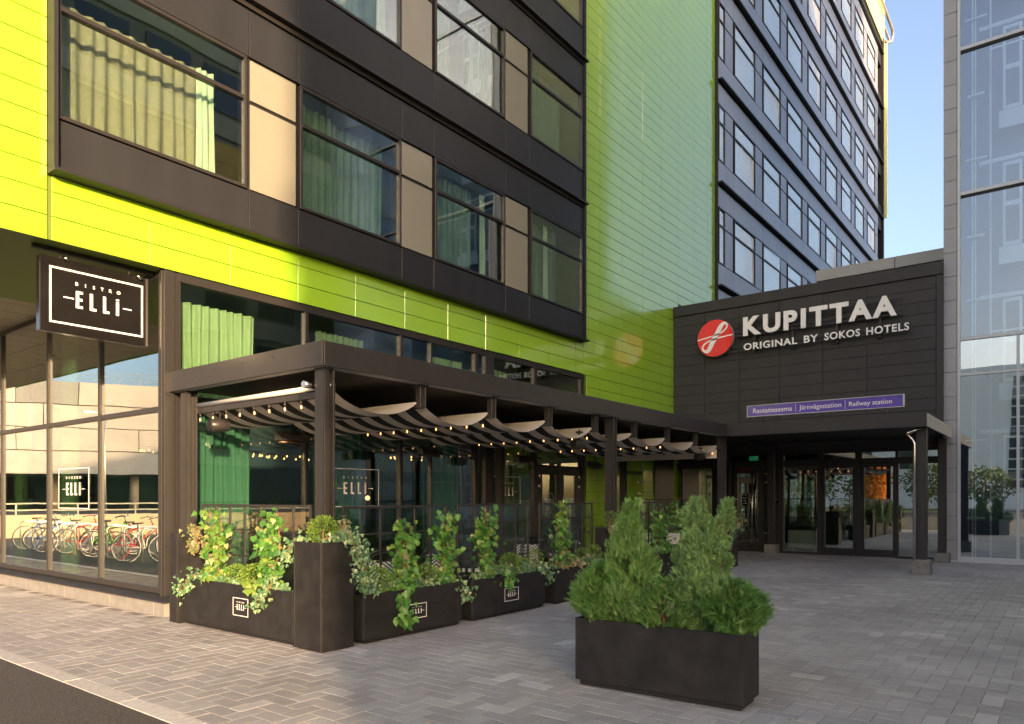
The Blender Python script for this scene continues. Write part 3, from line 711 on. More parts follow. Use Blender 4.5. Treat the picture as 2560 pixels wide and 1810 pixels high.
for q, (wrd, ya, yb_) in enumerate((('ORIGINAL', 7.09, 5.66), ('BY', 5.49, 5.13), ('SOKOS', 4.98, 4.13), ('HOTELS', 3.99, 3.04))):
    part('lettering', orient(text_mesh(wrd, ya-yb_, .19, .03, .022, 1.12), (19.68, ya, 5.575), *FY), M['white'], sg)
rl = MB()
for z in (6.02, 6.12, 6.40): rl.box(19.72, 19.76, 3.2, 7.35, z-.02, z+.02)
for z in (5.60, 5.72): rl.box(19.72, 19.76, 3.0, 8.0, z-.015, z+.015)
for y in (6.83, 5.82, 4.70, 3.70): rl.box(19.76, 19.86, y-.035, y+.035, 5.50, 6.5)
part('bracket_rail', rl, M['steel'], sg)
lo = thing('round_logo_sign', 'round red disc sign with a white looping ribbon emblem', 'sign', (19.7, 7.91, 6.03))
def disc(x0, x1, y, z, r, n=48):
    m = MB(); vs = []
    for x in (x0, x1):
        for i in range(n): a = 2*math.pi*i/n; vs.append((x, y+r*math.cos(a), z+r*math.sin(a)))
    m.add(vs, [tuple(range(n))[::1], tuple(range(n, 2*n))[::-1]]); m.add(vs, [(i, i+n, (i+1) % n+n, (i+1) % n) for i in range(n)], 1); return m
part('disc', disc(19.66, 19.78, 7.91, 6.03, .52), [M['red'], M['mull']], lo)
part('mount', MB().box(19.78, 19.88, 7.6, 8.2, 5.9, 6.1), M['steel'], lo)
def ribbon(pts, ws, x, y, z, r, t=.004, sub=8):
    P = [Vector((a, b, 0)) for a, b in pts]; o = []
    for i in range(len(P)-1):
        p0, p1, p2, p3 = P[max(i-1, 0)], P[i], P[i+1], P[min(i+2, len(P)-1)]
        for s in range(sub):
            f = s/sub; o.append((.5*((2*p1)+(p2-p0)*f+(2*p0-5*p1+4*p2-p3)*f*f+(3*p1-p0-3*p2+p3)*f**3), ws[i]*(1-f)+ws[i+1]*f))
    o.append((P[-1], ws[-1])); m = MB(); vs = []; n = len(o)
    for i, (p, w) in enumerate(o):
        d = (o[min(i+1, n-1)][0]-o[max(i-1, 0)][0]).normalized(); q = Vector((-d.y, d.x, 0))*w/2
        for e in (p+q, p-q): vs.append(e)
    V = [(v.x*r, v.y*r, t) for v in vs]+[(v.x*r, v.y*r, 0) for v in vs]; k = len(vs)
    m.add(V, [(2*i, 2*i+1, 2*i+3, 2*i+2) for i in range(n-1)]+[(2*i+2, 2*i+2+k, 2*i+k, 2*i) for i in range(n-1)]+[(2*i+1, 2*i+1+k, 2*i+3+k, 2*i+3) for i in range(n-1)])
    return orient(m, (x, y, z), *FY)
part('emblem', ribbon([(-.99, -.02), (-.5, .06), (-.1, .13), (.3, .22), (.62, .45), (.66, .66), (.5, .74), (.32, .58), (.1, .18), (-.12, -.18), (-.34, -.60), (-.52, -.68), (-.70, -.52), (-.62, -.28), (-.3, -.12), (.1, -.04), (.5, .02), (.985, .07)],
     [.07, .07, .06, .07, .08, .10, .16, .24, .27, .27, .24, .16, .10, .08, .07, .07, .07, .07], 19.659, 7.91, 6.03, .52, sub=8), M['white'], lo)
rw = thing('railway_sign', 'long purple station sign in three languages standing on the canopy edge', 'sign', (16.35, 4.2, 3.18))
part('panel', MB().box(16.30, 16.36, 2.63, 5.78, 3.37, 3.60), M['purple'], rw)
fr_ = MB(); fr_.box(16.285, 16.375, 2.61, 5.80, 3.355, 3.369); fr_.box(16.285, 16.375, 2.61, 5.80, 3.601, 3.615); fr_.box(16.285, 16.375, 2.61, 2.629, 3.37, 3.60); fr_.box(16.285, 16.375, 5.781, 5.80, 3.37, 3.60)
part('frame', fr_, M['mull'], rw)
for s_, ya, yb_ in (('Rautatieasema', 5.66, 4.80), ('Järnvägsstation', 4.65, 3.79), ('Railway station', 3.64, 2.83)):
    part('lettering', orient(text_mesh(s_, ya-yb_, None, .002, .004), (16.299, ya, 3.435 if s_[0] == 'R' and s_[2] == 'u' else 3.41), *FY), M['print'], rw)
for y in (4.725, 3.715): part('divider', MB().box(16.297, 16.2995, y-.003, y+.003, 3.39, 3.58), M['print'], rw)
lg_ = MB()
for y in (5.45, 4.0, 2.95): lg_.box(16.32, 16.35, y-.02, y+.02, 3.17, 3.354)
part('leg', lg_, M['frame'], rw)

# ------------------------------------------------------------------ canopy
can = thing('terrace_canopy', 'black steel canopy running from the bistro corner to the hotel entrance', 'canopy', (4.72, 6.13, 0))
Zt, Zb = 3.175, 2.915
def fascia(x0, x1, y0, y1):
    return MB().box(x0, x1, y0, y1, Zb, Zt)
part('fascia', fascia(4.72, 4.75, 6.13, 9.36), M['steel'], can, .003)
part('fascia', fascia(4.7505, 15.95, 6.13, 6.16), M['steel'], can, .003)
part('fascia', fascia(15.92, 15.95, 2.16, 6.1295), M['steel'], can, .003)
part('fascia', fascia(15.9505, 19.84, 2.16, 2.19), M['alu'], can, .003)
fl = MB(); fl.box(4.752, 15.9, 6.161, 6.30, Zb, Zb+.012); fl.box(4.752, 4.85, 6.31, 9.3, Zb, Zb+.012); fl.box(15.952, 16.05, 2.2, 6.1, Zb, Zb+.012)
part('flange', fl, M['alu'], can)
part('roof_deck', MB().box(4.76, 19.85, 6.165, 9.27, Zb+.06, Zt-.03).box(15.955, 19.85, 2.195, 6.16, Zb+.061, Zt-.031), M['ceil'], can)
cb = MB(); y = 6.32
while y < 9.2: cb.box(4.86, 19.8, y, y+.085, Zb+.035, Zb+.055); y += .09
part('ceiling_boards', cb, M['ceil'], can, kind='stuff')
sc = MB()
for i in range(9): sc.lathe([(0, 0), (.012, 0), (.012, .006), (0, .006)], 8, (0, 0, 0))
def screw(x, y, z, d):
    o = MB().tube([(x, y, z), (x+d[0]*.006, y+d[1]*.006, z)], .008, 6); part('screw', o, M['gap'], can)
for y in (6.35, 7.0, 7.6, 8.2, 8.9): screw(4.72, y, 3.10, (-1, 0))
for x in (5.9, 7.2, 8.4, 9.7, 11, 12.3, 13.6): screw(x, 6.13, 3.12, (0, -1))
for y in (5.2, 4.2, 3.1, 2.5): screw(15.92, y, 3.12, (-1, 0))
for x in (16.4, 17, 17.6, 18.3, 19): screw(x, 2.16, 3.1, (0, -1))
def post(x, y, w=.145, d=.16, z0=0, foot=None):
    m = MB(); t = .022
    m.box(x, x+t, y, y+d, z0, Zb); m.box(x+w-t, x+w, y, y+d, z0, Zb); m.box(x+t, x+w-t, y+d/2-t, y+d/2+t, z0, Zb)
    m.box(x, x+w*.4, y-.001+.0, y+.012, z0, Zb)
    o = part('post', m, M['steel'], can, .002)
    if foot: part('concrete_foot', MB().box(x-.07, x+w+.07, y-.07, y+d+.07, 0, z0), M['conc2'], can, .006)
    return o
post(4.80, 6.20); post(4.80, 9.0); post(10.88, 6.20); post(15.95, 6.20, .15)
post(16.47, 9.05, .14, .14); post(11.3, 9.0, .14, .14)
post(16.25, 2.21, .19, .18, .3, True); post(19.55, 2.26, .17, .17, .22, True); post(19.75, 6.30, .17, .17, .25, True)
dp = MB(); dp.tube([(16.17, 2.30, 2.90), (16.17, 2.55, 2.80), (16.17, 2.44, 2.68), (16.17, 2.405, 2.6), (16.17, 2.405, .3)], .034, 10)
part('downpipe', dp, M['chrome'], can)
dp = MB(); dp.tube([(4.70, 6.42, 2.74), (4.84, 6.42, 2.74)], .038, 12); part('pipe_end', dp, M['chrome'], can)

# ------------------------------------------------------------------ striped awning
HX = [4.97, 6.32, 7.69, 9.06, 10.42, 11.81, 13.18, 14.54, 15.85]
aw = thing('striped_awning', 'swagged black and grey striped cloth awning slung under the terrace canopy', 'awning', (4.97, 6.3, 2.6))
for i, x in enumerate(HX):
    b = MB(); b.box(x-.03, x+.03, 6.27, 9.10, 2.63, 2.70); part('crossbar', b, M['steel'], aw, .002)
    if i: 
        b = MB(); b.box(x-.05, x-.035, 6.245, 6.33, 2.63, Zb); b.box(x+.035, x+.05, 6.245, 6.33, 2.63, Zb); b.box(x-.0345, x+.0345, 6.275, 6.29, 2.631, Zb)
        b.box(x-.07, x+.07, 6.22, 6.36, Zb-.02, Zb-.001)
        part('hanger', b, M['steel'], aw, .002)
part('top_roller', MB().tube([(4.95, 6.24, 2.745), (4.95, 9.05, 2.735)], .03, 12), M['fabw'], aw)
ns = 15; Y0, Y1 = 6.31, 9.08
for i in range(len(HX)-1):
    xa, xb = HX[i]+.03, HX[i+1]-.03; nx = 18; sag = .205+random.uniform(-.015, .02)
    vs = []; ny = ns*2
    def zf(t, yy):
        return 2.705-sag*(4*t*(1-t))**.85*(1+.035*math.sin(yy*3+i))+.006*math.sin(yy*9+t*5+i)*math.sin(math.pi*t)
    for lay, dz in ((0, 0), (1, .006)):
        m = MB(); vs = [(xa+(xb-xa)*a/nx, Y0+(Y1-Y0)*b/ny, zf(a/nx, Y0+(Y1-Y0)*b/ny)+dz) for b in range(ny+1) for a in range(nx+1)]
        N = nx+1
        for b in range(ny):
            fs = [(b*N+a, b*N+a+1, (b+1)*N+a+1, (b+1)*N+a) for a in range(nx)]
            if lay == 0: m.add([], [], 0)
            for f in fs: m.f.append(f); m.m.append((b//2) % 2 if lay == 0 else 0); m.sm.append(True)
        m.v = vs
        part('cloth' if lay == 0 else 'cloth_lining', m, [M['fabl'], M['fabd']] if lay == 0 else [M['fabw']], aw)
part('end_valance', MB().box(15.83, 15.835, 6.33, 9.05, 2.42, 2.62), M['fabl'], aw)
# bulb strings
bcap = MB().lathe([(0, .062), (.014, .06), (.014, .022), (.012, .018)], 8).mesh('socket', M['frame'])
bg = MB().lathe([(.011, .018), (.016, .004), (.029, -.016), (.030, -.03), (.022, -.048), (0, -.056)], 12).mesh('bulb', M['bulbg'])
bfil = MB().lathe([(0, .0), (.007, -.004), (.010, -.018), (.009, -.036), (0, -.042)], 6).mesh('filament', M['bulb'])
def bulbs(x, ys, z, label):
    t = thing('string_lights', label, 'string lights', (x, ys[0], z), group='bulb strings under the striped awning')
    part('cable', MB().tube([(x, yy, z+.065+.004*math.sin(i*3)) for i, yy in enumerate(np.linspace(ys[0]-.05, ys[-1]+.05, 12))], .005, 5), M['frame'], t)
    for y in ys:
        s = link('socket', bcap, t, (0, y-ys[0], 0)); s.rotation_euler = (random.gauss(0, .06), random.gauss(0, .06), 0)
        b = link('bulb', bg, s); link('filament', bfil, s)
bulbs(4.955, list(np.linspace(6.50, 8.95, 9)), 2.57, 'string of nine clear bulbs along the sunlit front end of the awning')
for x, w in ((7.66, 'under the second crossbar, right of the corner post'), (10.39, 'under the crossbar just before the middle post'), (13.15, 'under the crossbar beyond the middle post')):
    bulbs(x, list(np.linspace(6.42, 8.8, 9)), 2.55, 'string of small glowing bulbs '+w)
bulbs(15.80, [6.42], 2.55, 'single glowing bulb at the far end of the awning by the entrance')
def heater(x, y, z, w, lab):
    t = thing('patio_heater', lab, 'heater', (x, y, z), group='heaters hung behind the awning')
    m = MB(); m.add([(x-w/2, y-.06, z+.02), (x+w/2, y-.06, z+.02), (x+w/2, y+.08, z+.09), (x-w/2, y+.08, z+.09), (x-w/2, y-.08, z-.04), (x+w/2, y-.08, z-.04), (x+w/2, y+.06, z-.06), (x-w/2, y+.06, z-.06)],
        [(0, 1, 2, 3), (0, 4, 5, 1), (1, 5, 6, 2), (2, 6, 7, 3), (3, 7, 4, 0), (7, 6, 5, 4)])
    part('housing', m, M['frame'], t, .004); part('element', MB().tube([(x-w*.42, y-.01, z-.066), (x+w*.42, y-.01, z-.066)], .014, 6), M['heat'], t)
    part('hanger_rod', MB().tube([(x, y, z+.07), (x, y, 2.9)], .012, 6), M['frame'], t)
heater(6.05, 8.5, 2.36, .5, 'black infrared heater hung left of the corner post'); heater(8.77, 8.5, 2.30, .5, 'black infrared heater hung right of the first window lettering')
heater(11.4, 8.5, 2.28, .5, 'black infrared heater hung before the second window lettering'); heater(14.1, 8.5, 2.26, .5, 'black infrared heater hung beside the bistro doors in front of the lime wall')
def speaker(x, y, z, lab, r=.085):
    t = thing('speaker', lab, 'speaker', (x, y, z), group='cylinder speakers under the canopy')
    part('body', MB().tube([(x-.12, y+.03, z-.01), (x+.10, y-.02, z)], [r, r*.92], 14), M['frame'], t, .006)
    part('grille', MB().tube([(x-.135, y+.032, z-.01), (x-.121, y+.03, z-.01)], r*.85, 14), M['gap'], t)
    part('mounting', MB().tube([(x, y, z+r*.8), (x, y, 2.66)], .012, 6).box(x-.05, x+.05, y-.04, y+.04, 2.60, 2.63), M['frame'], t)
speaker(5.0, 8.55, 2.46, 'black cylinder speaker beside the first bulbs near the bistro corner'); speaker(10.15, 6.42, 2.42, 'black cylinder speaker hung just left of the middle canopy post'); speaker(15.3, 6.5, 2.44, 'black cylinder speaker at the far end of the awning')

# ------------------------------------------------------------------ hanging bistro sign
hs = thing('hanging_sign', 'black hanging BISTRO ELLI sign with white border under the soffit', 'sign', (3.95, 9.6, 3.5))
part('box', MB().box(3.31, 4.59, 9.55, 9.66, 3.51, 4.40), M['signblack'], hs, .006)
elli(hs, (3.41, 9.548, 3.62), FX, 1.09, .67, bw=.022)
part('bracket', MB().box(3.25, 4.66, 9.57, 9.63, 4.475, 4.528).tube([(3.55, 9.6, 4.39), (3.55, 9.6, 4.48)], .012, 8).tube([(4.35, 9.6, 4.39), (4.35, 9.6, 4.48)], .012, 8), M['gap'], hs)
part('spotlight', MB().tube([(3.55, 9.53, 4.41), (3.60, 9.50, 4.40)], .022, 10).tube([(4.40, 9.53, 4.41), (4.47, 9.50, 4.37)], .022, 10), M['chrome'], hs)
# window lettering
def decal(label, o, fr, w, h, bw=.012):
    t = thing('window_lettering', label, 'lettering', o); elli(t, o, fr, w, h, bw=bw); return t
decal('white BISTRO ELLI lettering on the glass right of the corner post', (7.37, GY-.004, 1.38), FX, 1.04, .63)
decal('white BISTRO ELLI lettering on the glass left of the bistro doors', (11.51, GY-.004, 1.36), FX, .94, .61)
decal('small BISTRO ELLI lettering on the bistro door', (13.24, GY-.0125, 1.32), FX, .46, .30, .008)
decal('white BISTRO ELLI lettering on the street glass over the reflected bicycles', (GX-.004, 12.78, 1.36), FY, 1.12, .63)

# ------------------------------------------------------------------ planters
def planter(name, label, x0, x1, y0, y1, h, rz=0, skirt=.05, group=None, peb=False):
    cx, cy = (x0+x1)/2, (y0+y1)/2; w, d = (x1-x0)/2, (y1-y0)/2
    t = thing(name, label, 'planter', (cx, cy, 0), rz, group)
    m = MB(); tk = .02
    m.box(-w, w, -d, -d+tk, skirt, h); m.box(-w, w, d-tk, d, skirt, h); m.box(-w, -w+tk, -d+tk, d-tk, skirt, h); m.box(w-tk, w, -d+tk, d-tk, skirt, h)
    m.box(-w+tk, w-tk, -d+tk, d-tk, skirt, skirt+.02)
    link('body', m.mesh('body', M['plant'], .003), t)
    m = MB().box(-w+.03, w-.03, -d+.03, d-.03, .008 if skirt > .02 else .0, skirt-.0005); link('base', m.mesh('base', M['gap']), t)
    m = MB(); nx = 8; ny = 4; vs = [(-w+tk+(2*w-2*tk)*i/nx, -d+tk+(2*d-2*tk)*j/ny, h-.045+random.uniform(-.012, .012)) for j in range(ny+1) for i in range(nx+1)]
    m.add(vs, [(j*(nx+1)+i, j*(nx+1)+i+1, (j+1)*(nx+1)+i+1, (j+1)*(nx+1)+i) for j in range(ny) for i in range(nx)], 0, True); link('soil', m.mesh('soil', M['soil']), t)
    if skirt > .03:
        f = MB()
        for sx in (-1, 1):
            for sy in (-1, 1): f.tube([(sx*(w-.08), sy*(d-.06), 0), (sx*(w-.08), sy*(d-.06), .01)], .02, 8)
        link('foot', f.mesh('foot', M['chrome']), t)
    return t
T0 = planter('tall_planter', 'narrow tall dark planter beside the bistro corner plinth', 4.45, 4.85, 8.56, 8.76, 1.10, 0, .012)
P1 = planter('low_planter', 'low sunlit planter with ELLI mark facing the street', 4.50, 4.92, 6.30, 8.55, .565, 0)
T1 = planter('tall_planter', 'tall dark planter at the terrace corner with clipped boxwood ball', 4.47, 4.87, 5.81, 6.27, 1.09, 0, .012)
P2 = planter('low_planter', 'first low front planter right of the corner with vine over its ELLI mark', 5.0, 6.53, 5.80, 6.20, .52, 0)
P3 = planter('low_planter', 'second low front planter with ELLI mark right of the corner', 6.73, 8.29, 5.80, 6.20, .515, 0)
P4 = planter('low_planter', 'third low front planter partly behind the juniper bush', 8.55, 10.05, 5.80, 6.20, .51, 0)
T2 = planter('tall_planter', 'tall dark planter at the middle canopy post', 10.28, 10.68, 5.80, 6.20, 1.04, 0, .012)
P5 = planter('low_planter', 'low planter behind the cone conifer', 11.2, 12.7, 5.80, 6.20, .51, 0)
T3 = planter('tall_planter', 'tall dark planter at the far end near the hotel entrance', 15.33, 15.73, 5.80, 6.20, 1.06, 0, .012)
P6 = planter('low_planter', 'low planter closing the far end of the terrace', 15.30, 15.7, 6.5, 8.3, .51, 0)
seam = MB().box(4.4685, 4.471, 5.81+.18, 5.81+.184, .02, 1.08); part('seam', seam, M['gap'], T1)
elli(P1, (4.498, 7.43, .22), FY, .30, .20, bw=.007); elli(P2, (5.62, 5.798, .18), FX, .30, .165, bw=.007)
elli(P3, (7.36, 5.798, .18), FX, .30, .17, bw=.007); elli(P4, (9.15, 5.798, .18), FX, .30, .17, bw=.007)
PC = planter('front_planter', 'large dark rectangular planter with conifers standing alone in front', 5.055-.01, 5.385+.04, 1.84, 3.22, .555, R(2.8), .05)
pbm = MB().lathe([(0, -.008), (.014, -.004), (.017, .002), (.011, .009), (0, .011)], 6)
n = 340; pos = np.stack([rng.uniform(-.17, .17, n), rng.uniform(-.66, .66, n), rng.uniform(.512, .53, n)], 1)
sc_ = rng.uniform(.5, 1.2, n); A = rotmats(rng.normal(size=(n, 3)), rng.uniform(0, 6, n), sc_)
tf4 = [f for f in pbm.f]
o = scatter('pebbles', pbm.v, tf4, A, pos+np.array([PC.location.x, PC.location.y, 0]), rng.random(n), M['peb'], PC, True)

# ------------------------------------------------------------------ glass grid screens
def screen(label, a, b, z0, z1, nc, nr):
    a = Vector((*a, 0)); b = Vector((*b, 0)); L_ = (b-a).length; d = (b-a)/L_
    rz = math.atan2(d.y, d.x); t = thing('glass_screen', label, 'screen', (a.x, a.y, 0), rz, 'black grid glass screens on the planters')
    m = MB(); w = .028
    m.box(0, w, -.015, .015, z0-.5, z1); m.box(L_-w, L_, -.015, .015, z0-.5, z1); m.box(w, L_-w, -.015, .015, z1-w, z1); m.box(w, L_-w, -.015, .015, z0, z0+w)
    link('frame', m.mesh('frame', M['frame'], .002), t)
    m = MB()
    for i in range(1, nc): x = L_*i/nc; m.box(x-.009, x+.009, -.012, .012, z0+w, z1-w)
    for j in range(1, nr):
        z = z1-(z1-z0)*j/nr
        for i in range(nc): m.box(L_*i/nc+(.0095 if i else w), L_*(i+1)/nc-(.0095 if i < nc-1 else w), -.010, .010, z-.009, z+.009)
    link('glazing_bars', m.mesh('glazing_bars', M['frame']), t)
    gm_ = MB().box(0, L_/nc-.02, -.002, .002, 0, (z1-z0)/nr-.02).mesh('pane', M['glasss'])
    for i in range(nc):
        for j in range(nr): link('pane', gm_, t, (L_*i/nc+.01, 0, z0+(z1-z0)*j/nr+.01))
screen('black grid glass screen on the street side planter', (4.86, 8.72), (4.86, 6.50), .53, 1.455, 7, 3)
screen('black grid glass screen on the first front planter', (5.0, 6.15), (6.62, 6.15), .50, 1.445, 6, 3)
screen('black grid glass screen on the second front planter', (6.82, 6.15), (8.36, 6.15), .50, 1.45, 5, 4)
screen('black grid glass screen on the third front planter', (8.62, 6.15), (10.12, 6.15), .50, 1.45, 5, 4)
screen('black grid glass screen behind the cone conifer', (11.2, 6.15), (12.72, 6.15), .50, 1.45, 5, 4)
screen('black grid glass screen closing the far terrace end', (15.25, 8.35), (15.25, 6.45), .50, 1.49, 6, 3)

# ------------------------------------------------------------------ plants
def leafshape(kind):
    if kind == 'vine': pts = [(0, 0), (.30, -.10), (.48, .12), (.36, .30), (.52, .52), (.28, .56), (.16, .78), (0, 1.0), (-.16, .78), (-.28, .56), (-.52, .52), (-.36, .30), (-.48, .12), (-.30, -.10)]
    elif kind == 'ivy': pts = [(0, 0), (.30, -.05), (.45, .22), (.25, .42), (.18, .70), (0, 1.0), (-.18, .70), (-.25, .42), (-.45, .22), (-.30, -.05)]
    else: pts = [(0, 0), (.22, .2), (.26, .55), (0, 1.0), (-.26, .55), (-.22, .2)]
    c = (0, .38 if kind != 'box' else .5, .0)
    V = [c]+[(x, y, (-.16*abs(x)-.10*(y-.4)**2)*(1 if kind != 'box' else .8)) for x, y in pts]
    n = len(pts); return V, [(0, 1+i, 1+(i+1) % n) for i in range(n)]
vineV, vineF = leafshape('vine'); ivyV, ivyF = leafshape('ivy'); boxV, boxF = leafshape('box')
vmesh = []
for mt in ('vine', 'vine2', 'heu'):
    for sc in (.052, .068, .086):
        k = random.uniform(-.25, .25)
        me = bpy.data.meshes.new('leaf'); me.from_pydata([(x*sc, y*sc, (z+k*(y-.4)**2+.08*math.sin(5*x+k*9))*sc) for x, y, z in vineV], [], vineF); me.materials.append(M[mt]); me.polygons.foreach_set('use_smooth', [True]*len(vineF)); vmesh.append(me)
def vine(label, x, y, z, h, spread, n, face, yel=.15, brown=.05, axis='x', dens_top=1):
    """woody stems up the screen with individually hung leaves; face = direction the leaves look"""
    t = thing('grape_vine', label, 'vine', (x, y, z), group='climbing vines in the planters')
    face = Vector(face).normalized(); side = Vector((1, 0, 0)) if axis == 'x' else Vector((0, 1, 0))
    stems = []
    for s in range(4):
        p = Vector((x, y, z-.03))+side*random.uniform(-.07, .07); pts = [p.copy()]; off = random.uniform(-1, 1)*spread*.55
        N = 9
        for i in range(1, N+1):
            f = i/N; q = Vector((x, y, z-.03))+side*(off*f**.8+.03*math.sin(f*9+s))+face*(.05+.03*math.sin(f*7+s*2))+Vector((0, 0, h*f*random.uniform(.97, 1.0)*(1 if s < 2 else .8)))
            pts.append(q)
        part('stem', MB().tube(pts, [.011*(1-.75*i/N)+.002 for i in range(N+1)], 6), M['bark'], t); stems.append(pts)
    for i in range(n):
        st = random.choice(stems); f = random.random()**.85; k = min(int(f*9), 8); p = st[k].lerp(st[k+1], f*9-k)
        rr = spread*(.75 if f > .2 else .55)*random.random()**.6*(1.9 if random.random() < .13 else 1)
        p = p+side*random.uniform(-1, 1)*rr+face*random.uniform(-.04, .13)+Vector((0, 0, random.uniform(-.06, .06)))
        u = random.random(); mi = 6 if u < brown else (3 if u < brown+yel else 0)
        o = link('leaf', vmesh[mi+random.choice((0, 0, 1, 1, 2))], t, p-Vector((x, y, z)))
        nrm = (face+Vector((random.gauss(0, .5), random.gauss(0, .5), random.gauss(.35, .45)))).normalized()
        dn = Vector((random.gauss(0, .6), random.gauss(0, .6), -1)); dn = (dn-nrm*dn.dot(nrm)).normalized(); xx = dn.cross(nrm)
        o.rotation_euler = Matrix((xx, dn, nrm)).transposed().to_euler()
    return t
def foliage_ball(name, label, cat, c, r, n, mt, leaf=.018, stem=True, group=None, sq=1.0):
    t = thing(name, label, cat, (c[0], c[1], c[2]-r), group=group)
    d = rng.normal(size=(n, 3)); d /= np.linalg.norm(d, axis=1, keepdims=True)
    lump = 1+.10*np.sin(d[:, 0]*7+c[0]*9)*np.sin(d[:, 1]*6+1)*np.cos(d[:, 2]*5)
    rad = r*(.62+.42*rng.random(n)**.6)*lump; pos = np.array(c)+d*rad[:, None]*np.array([1, 1, sq])
    dirs = d+rng.normal(0, .75, (n, 3)); A = rotmats(dirs, rng.uniform(0, 6.28, n), leaf*rng.uniform(.7, 1.25, n))
    scatter('foliage', boxV, boxF, A, pos, np.clip(rng.normal(.45, .26, n), 0, .99), M[mt], t)
    if stem: part('stem', MB().tube([(c[0], c[1], c[2]-r-.02), (c[0], c[1], c[2])], .012, 6), M['bark'], t)
    return t
def ivy(label, pts, width, n, mt='ivy', leaf=.042, depth=.05, name='trailing_ivy', cat='ivy', group='ivy and foliage trailing over the planters', out=(-.5, -.8, .3)):
    pts = [Vector(p) for p in pts]; t = thing(name, label, cat, pts[0], group=group)
    for s in range(3):
        q = [p+Vector((random.uniform(-1, 1)*width*.4, random.uniform(-1, 1)*width*.2, 0)) for p in pts]; part('stem', MB().tube(q, .003, 5), M['bark'], t)
    P = np.array([tuple(p) for p in pts]); f = rng.random(n)*(len(pts)-1); k = np.minimum(f.astype(int), len(pts)-2); fr = (f-k)[:, None]
    pos = P[k]*(1-fr)+P[k+1]*fr+rng.normal(0, 1, (n, 3))*np.array([width*.5, width*.5, width*.35])
    nn = np.array(out)+rng.normal(0, .45, (n, 3)); nn /= np.linalg.norm(nn, axis=1, keepdims=True)
    dn = np.stack([rng.normal(0, .5, n), rng.normal(0, .5, n), -np.ones(n)], 1); dn -= nn*(dn*nn).sum(1, keepdims=True); dn /= np.linalg.norm(dn, axis=1, keepdims=True)
    xx = np.cross(dn, nn); sc = leaf*rng.uniform(.65, 1.25, n); A = np.stack([xx, dn, nn], 2)*sc[:, None, None]
    scatter('foliage', ivyV, ivyF, A, pos, rng.random(n), M[mt], t); return t
vine('yellow green vine up the left half of the street side screen', 4.68, 8.02, .52, .93, 0.25, 300, (-1, -.25, 0), .5, .06, 'y')
vine('darker green vine up the right half of the street side screen', 4.68, 6.88, .52, .90, 0.23, 263, (-1, -.25, 0), .15, .05, 'y')
vine('left vine on the first front planter', 5.68, 5.98, .48, .86, 0.23, 263, (-.2, -1, 0), .2, .02)
vine('right vine on the first front planter', 6.38, 5.98, .48, .93, 0.23, 263, (-.2, -1, 0), .15, .02)
vine('vine on the left half of the second front planter', 7.14, 5.98, .48, .96, 0.28, 300, (-.2, -1, 0), .12, .05)
vine('vine with browning lower leaves on the third front planter', 8.92, 5.98, .48, 1.05, 0.28, 263, (-.2, -1, 0), .25, .12)
vine('vine seen beside the cone conifer', 12.1, 5.98, .48, .92, 0.30, 202, (-.2, -1, 0), .15, .03)
vine('vine behind the yew on the far end screen', 15.15, 7.0, .48, .95, 0.34, 182, (-1, -.3, 0), .15, .03, 'y')
BG = 'clipped boxwood balls in the planters'
foliage_ball('boxwood_ball', 'left boxwood ball in the street side planter', 'boxwood', (4.66, 7.62, .63), .135, 1700, 'boxl', group=BG)
foliage_ball('boxwood_ball', 'right boxwood ball in the street side planter', 'boxwood', (4.64, 7.26, .64), .155, 2000, 'boxl', group=BG)
foliage_ball('boxwood_ball', 'boxwood ball on top of the corner tall planter', 'boxwood', (4.68, 6.06, 1.20), .15, 2200, 'boxl', group=BG)
foliage_ball('boxwood_ball', 'boxwood ball at the left end of the first front planter', 'boxwood', (5.33, 5.98, .62), .165, 2200, 'boxl', group=BG)
foliage_ball('boxwood_ball', 'boxwood ball between the vines of the first front planter', 'boxwood', (6.12, 6.0, .62), .14, 1500, 'boxl', group=BG)
foliage_ball('boxwood_ball', 'boxwood ball in the middle of the second front planter', 'boxwood', (7.70, 5.97, .64), .15, 1600, 'boxl', group=BG)
foliage_ball('boxwood_ball', 'small boxwood ball at the right end of the second front planter', 'boxwood', (8.05, 6.02, .60), .11, 900, 'boxl', group=BG)
foliage_ball('boxwood_ball', 'left boxwood ball in the third front planter', 'boxwood', (9.55, 5.98, .62), .13, 1000, 'boxl', group=BG)
foliage_ball('boxwood_ball', 'right boxwood ball in the third front planter', 'boxwood', (9.86, 5.98, .64), .15, 1200, 'boxl', group=BG)
foliage_ball('boxwood_ball', 'boxwood ball on the tall planter at the middle post', 'boxwood', (10.42, 6.0, 1.17), .14, 1200, 'boxl', group=BG)
foliage_ball('boxwood_ball', 'boxwood ball inside the terrace behind the third planter', 'boxwood', (8.45, 6.1, .66), .13, 800, 'boxl', group=BG)
ivy('ivy spilling over the left end of the street side planter', [(4.62, 8.15, .66), (4.50, 8.30, .60), (4.44, 8.40, .50), (4.42, 8.46, .38)], .13, 130)
ivy('browning foliage on the narrow tall planter', [(4.62, 8.52, 1.20), (4.60, 8.45, 1.10), (4.56, 8.36, .98), (4.56, 8.28, .88)], .10, 90, 'heu', .055, name='heuchera', cat='foliage plant')
ivy('ivy hanging over the street side planter near the corner', [(4.56, 6.75, .72), (4.50, 6.72, .60), (4.45, 6.78, .48), (4.43, 6.86, .36)], .10, 130)
ivy('broad pale leaves hanging over the middle of the street side planter', [(4.55, 7.15, .60), (4.49, 7.02, .575), (4.48, 6.95, .56)], .10, 26, 'vine2', .09)
ivy('ivy on the left rim of the corner tall planter', [(4.62, 6.28, 1.12), (4.52, 6.32, 1.10), (4.46, 6.34, 1.0), (4.45, 6.36, .9)], .08, 110)
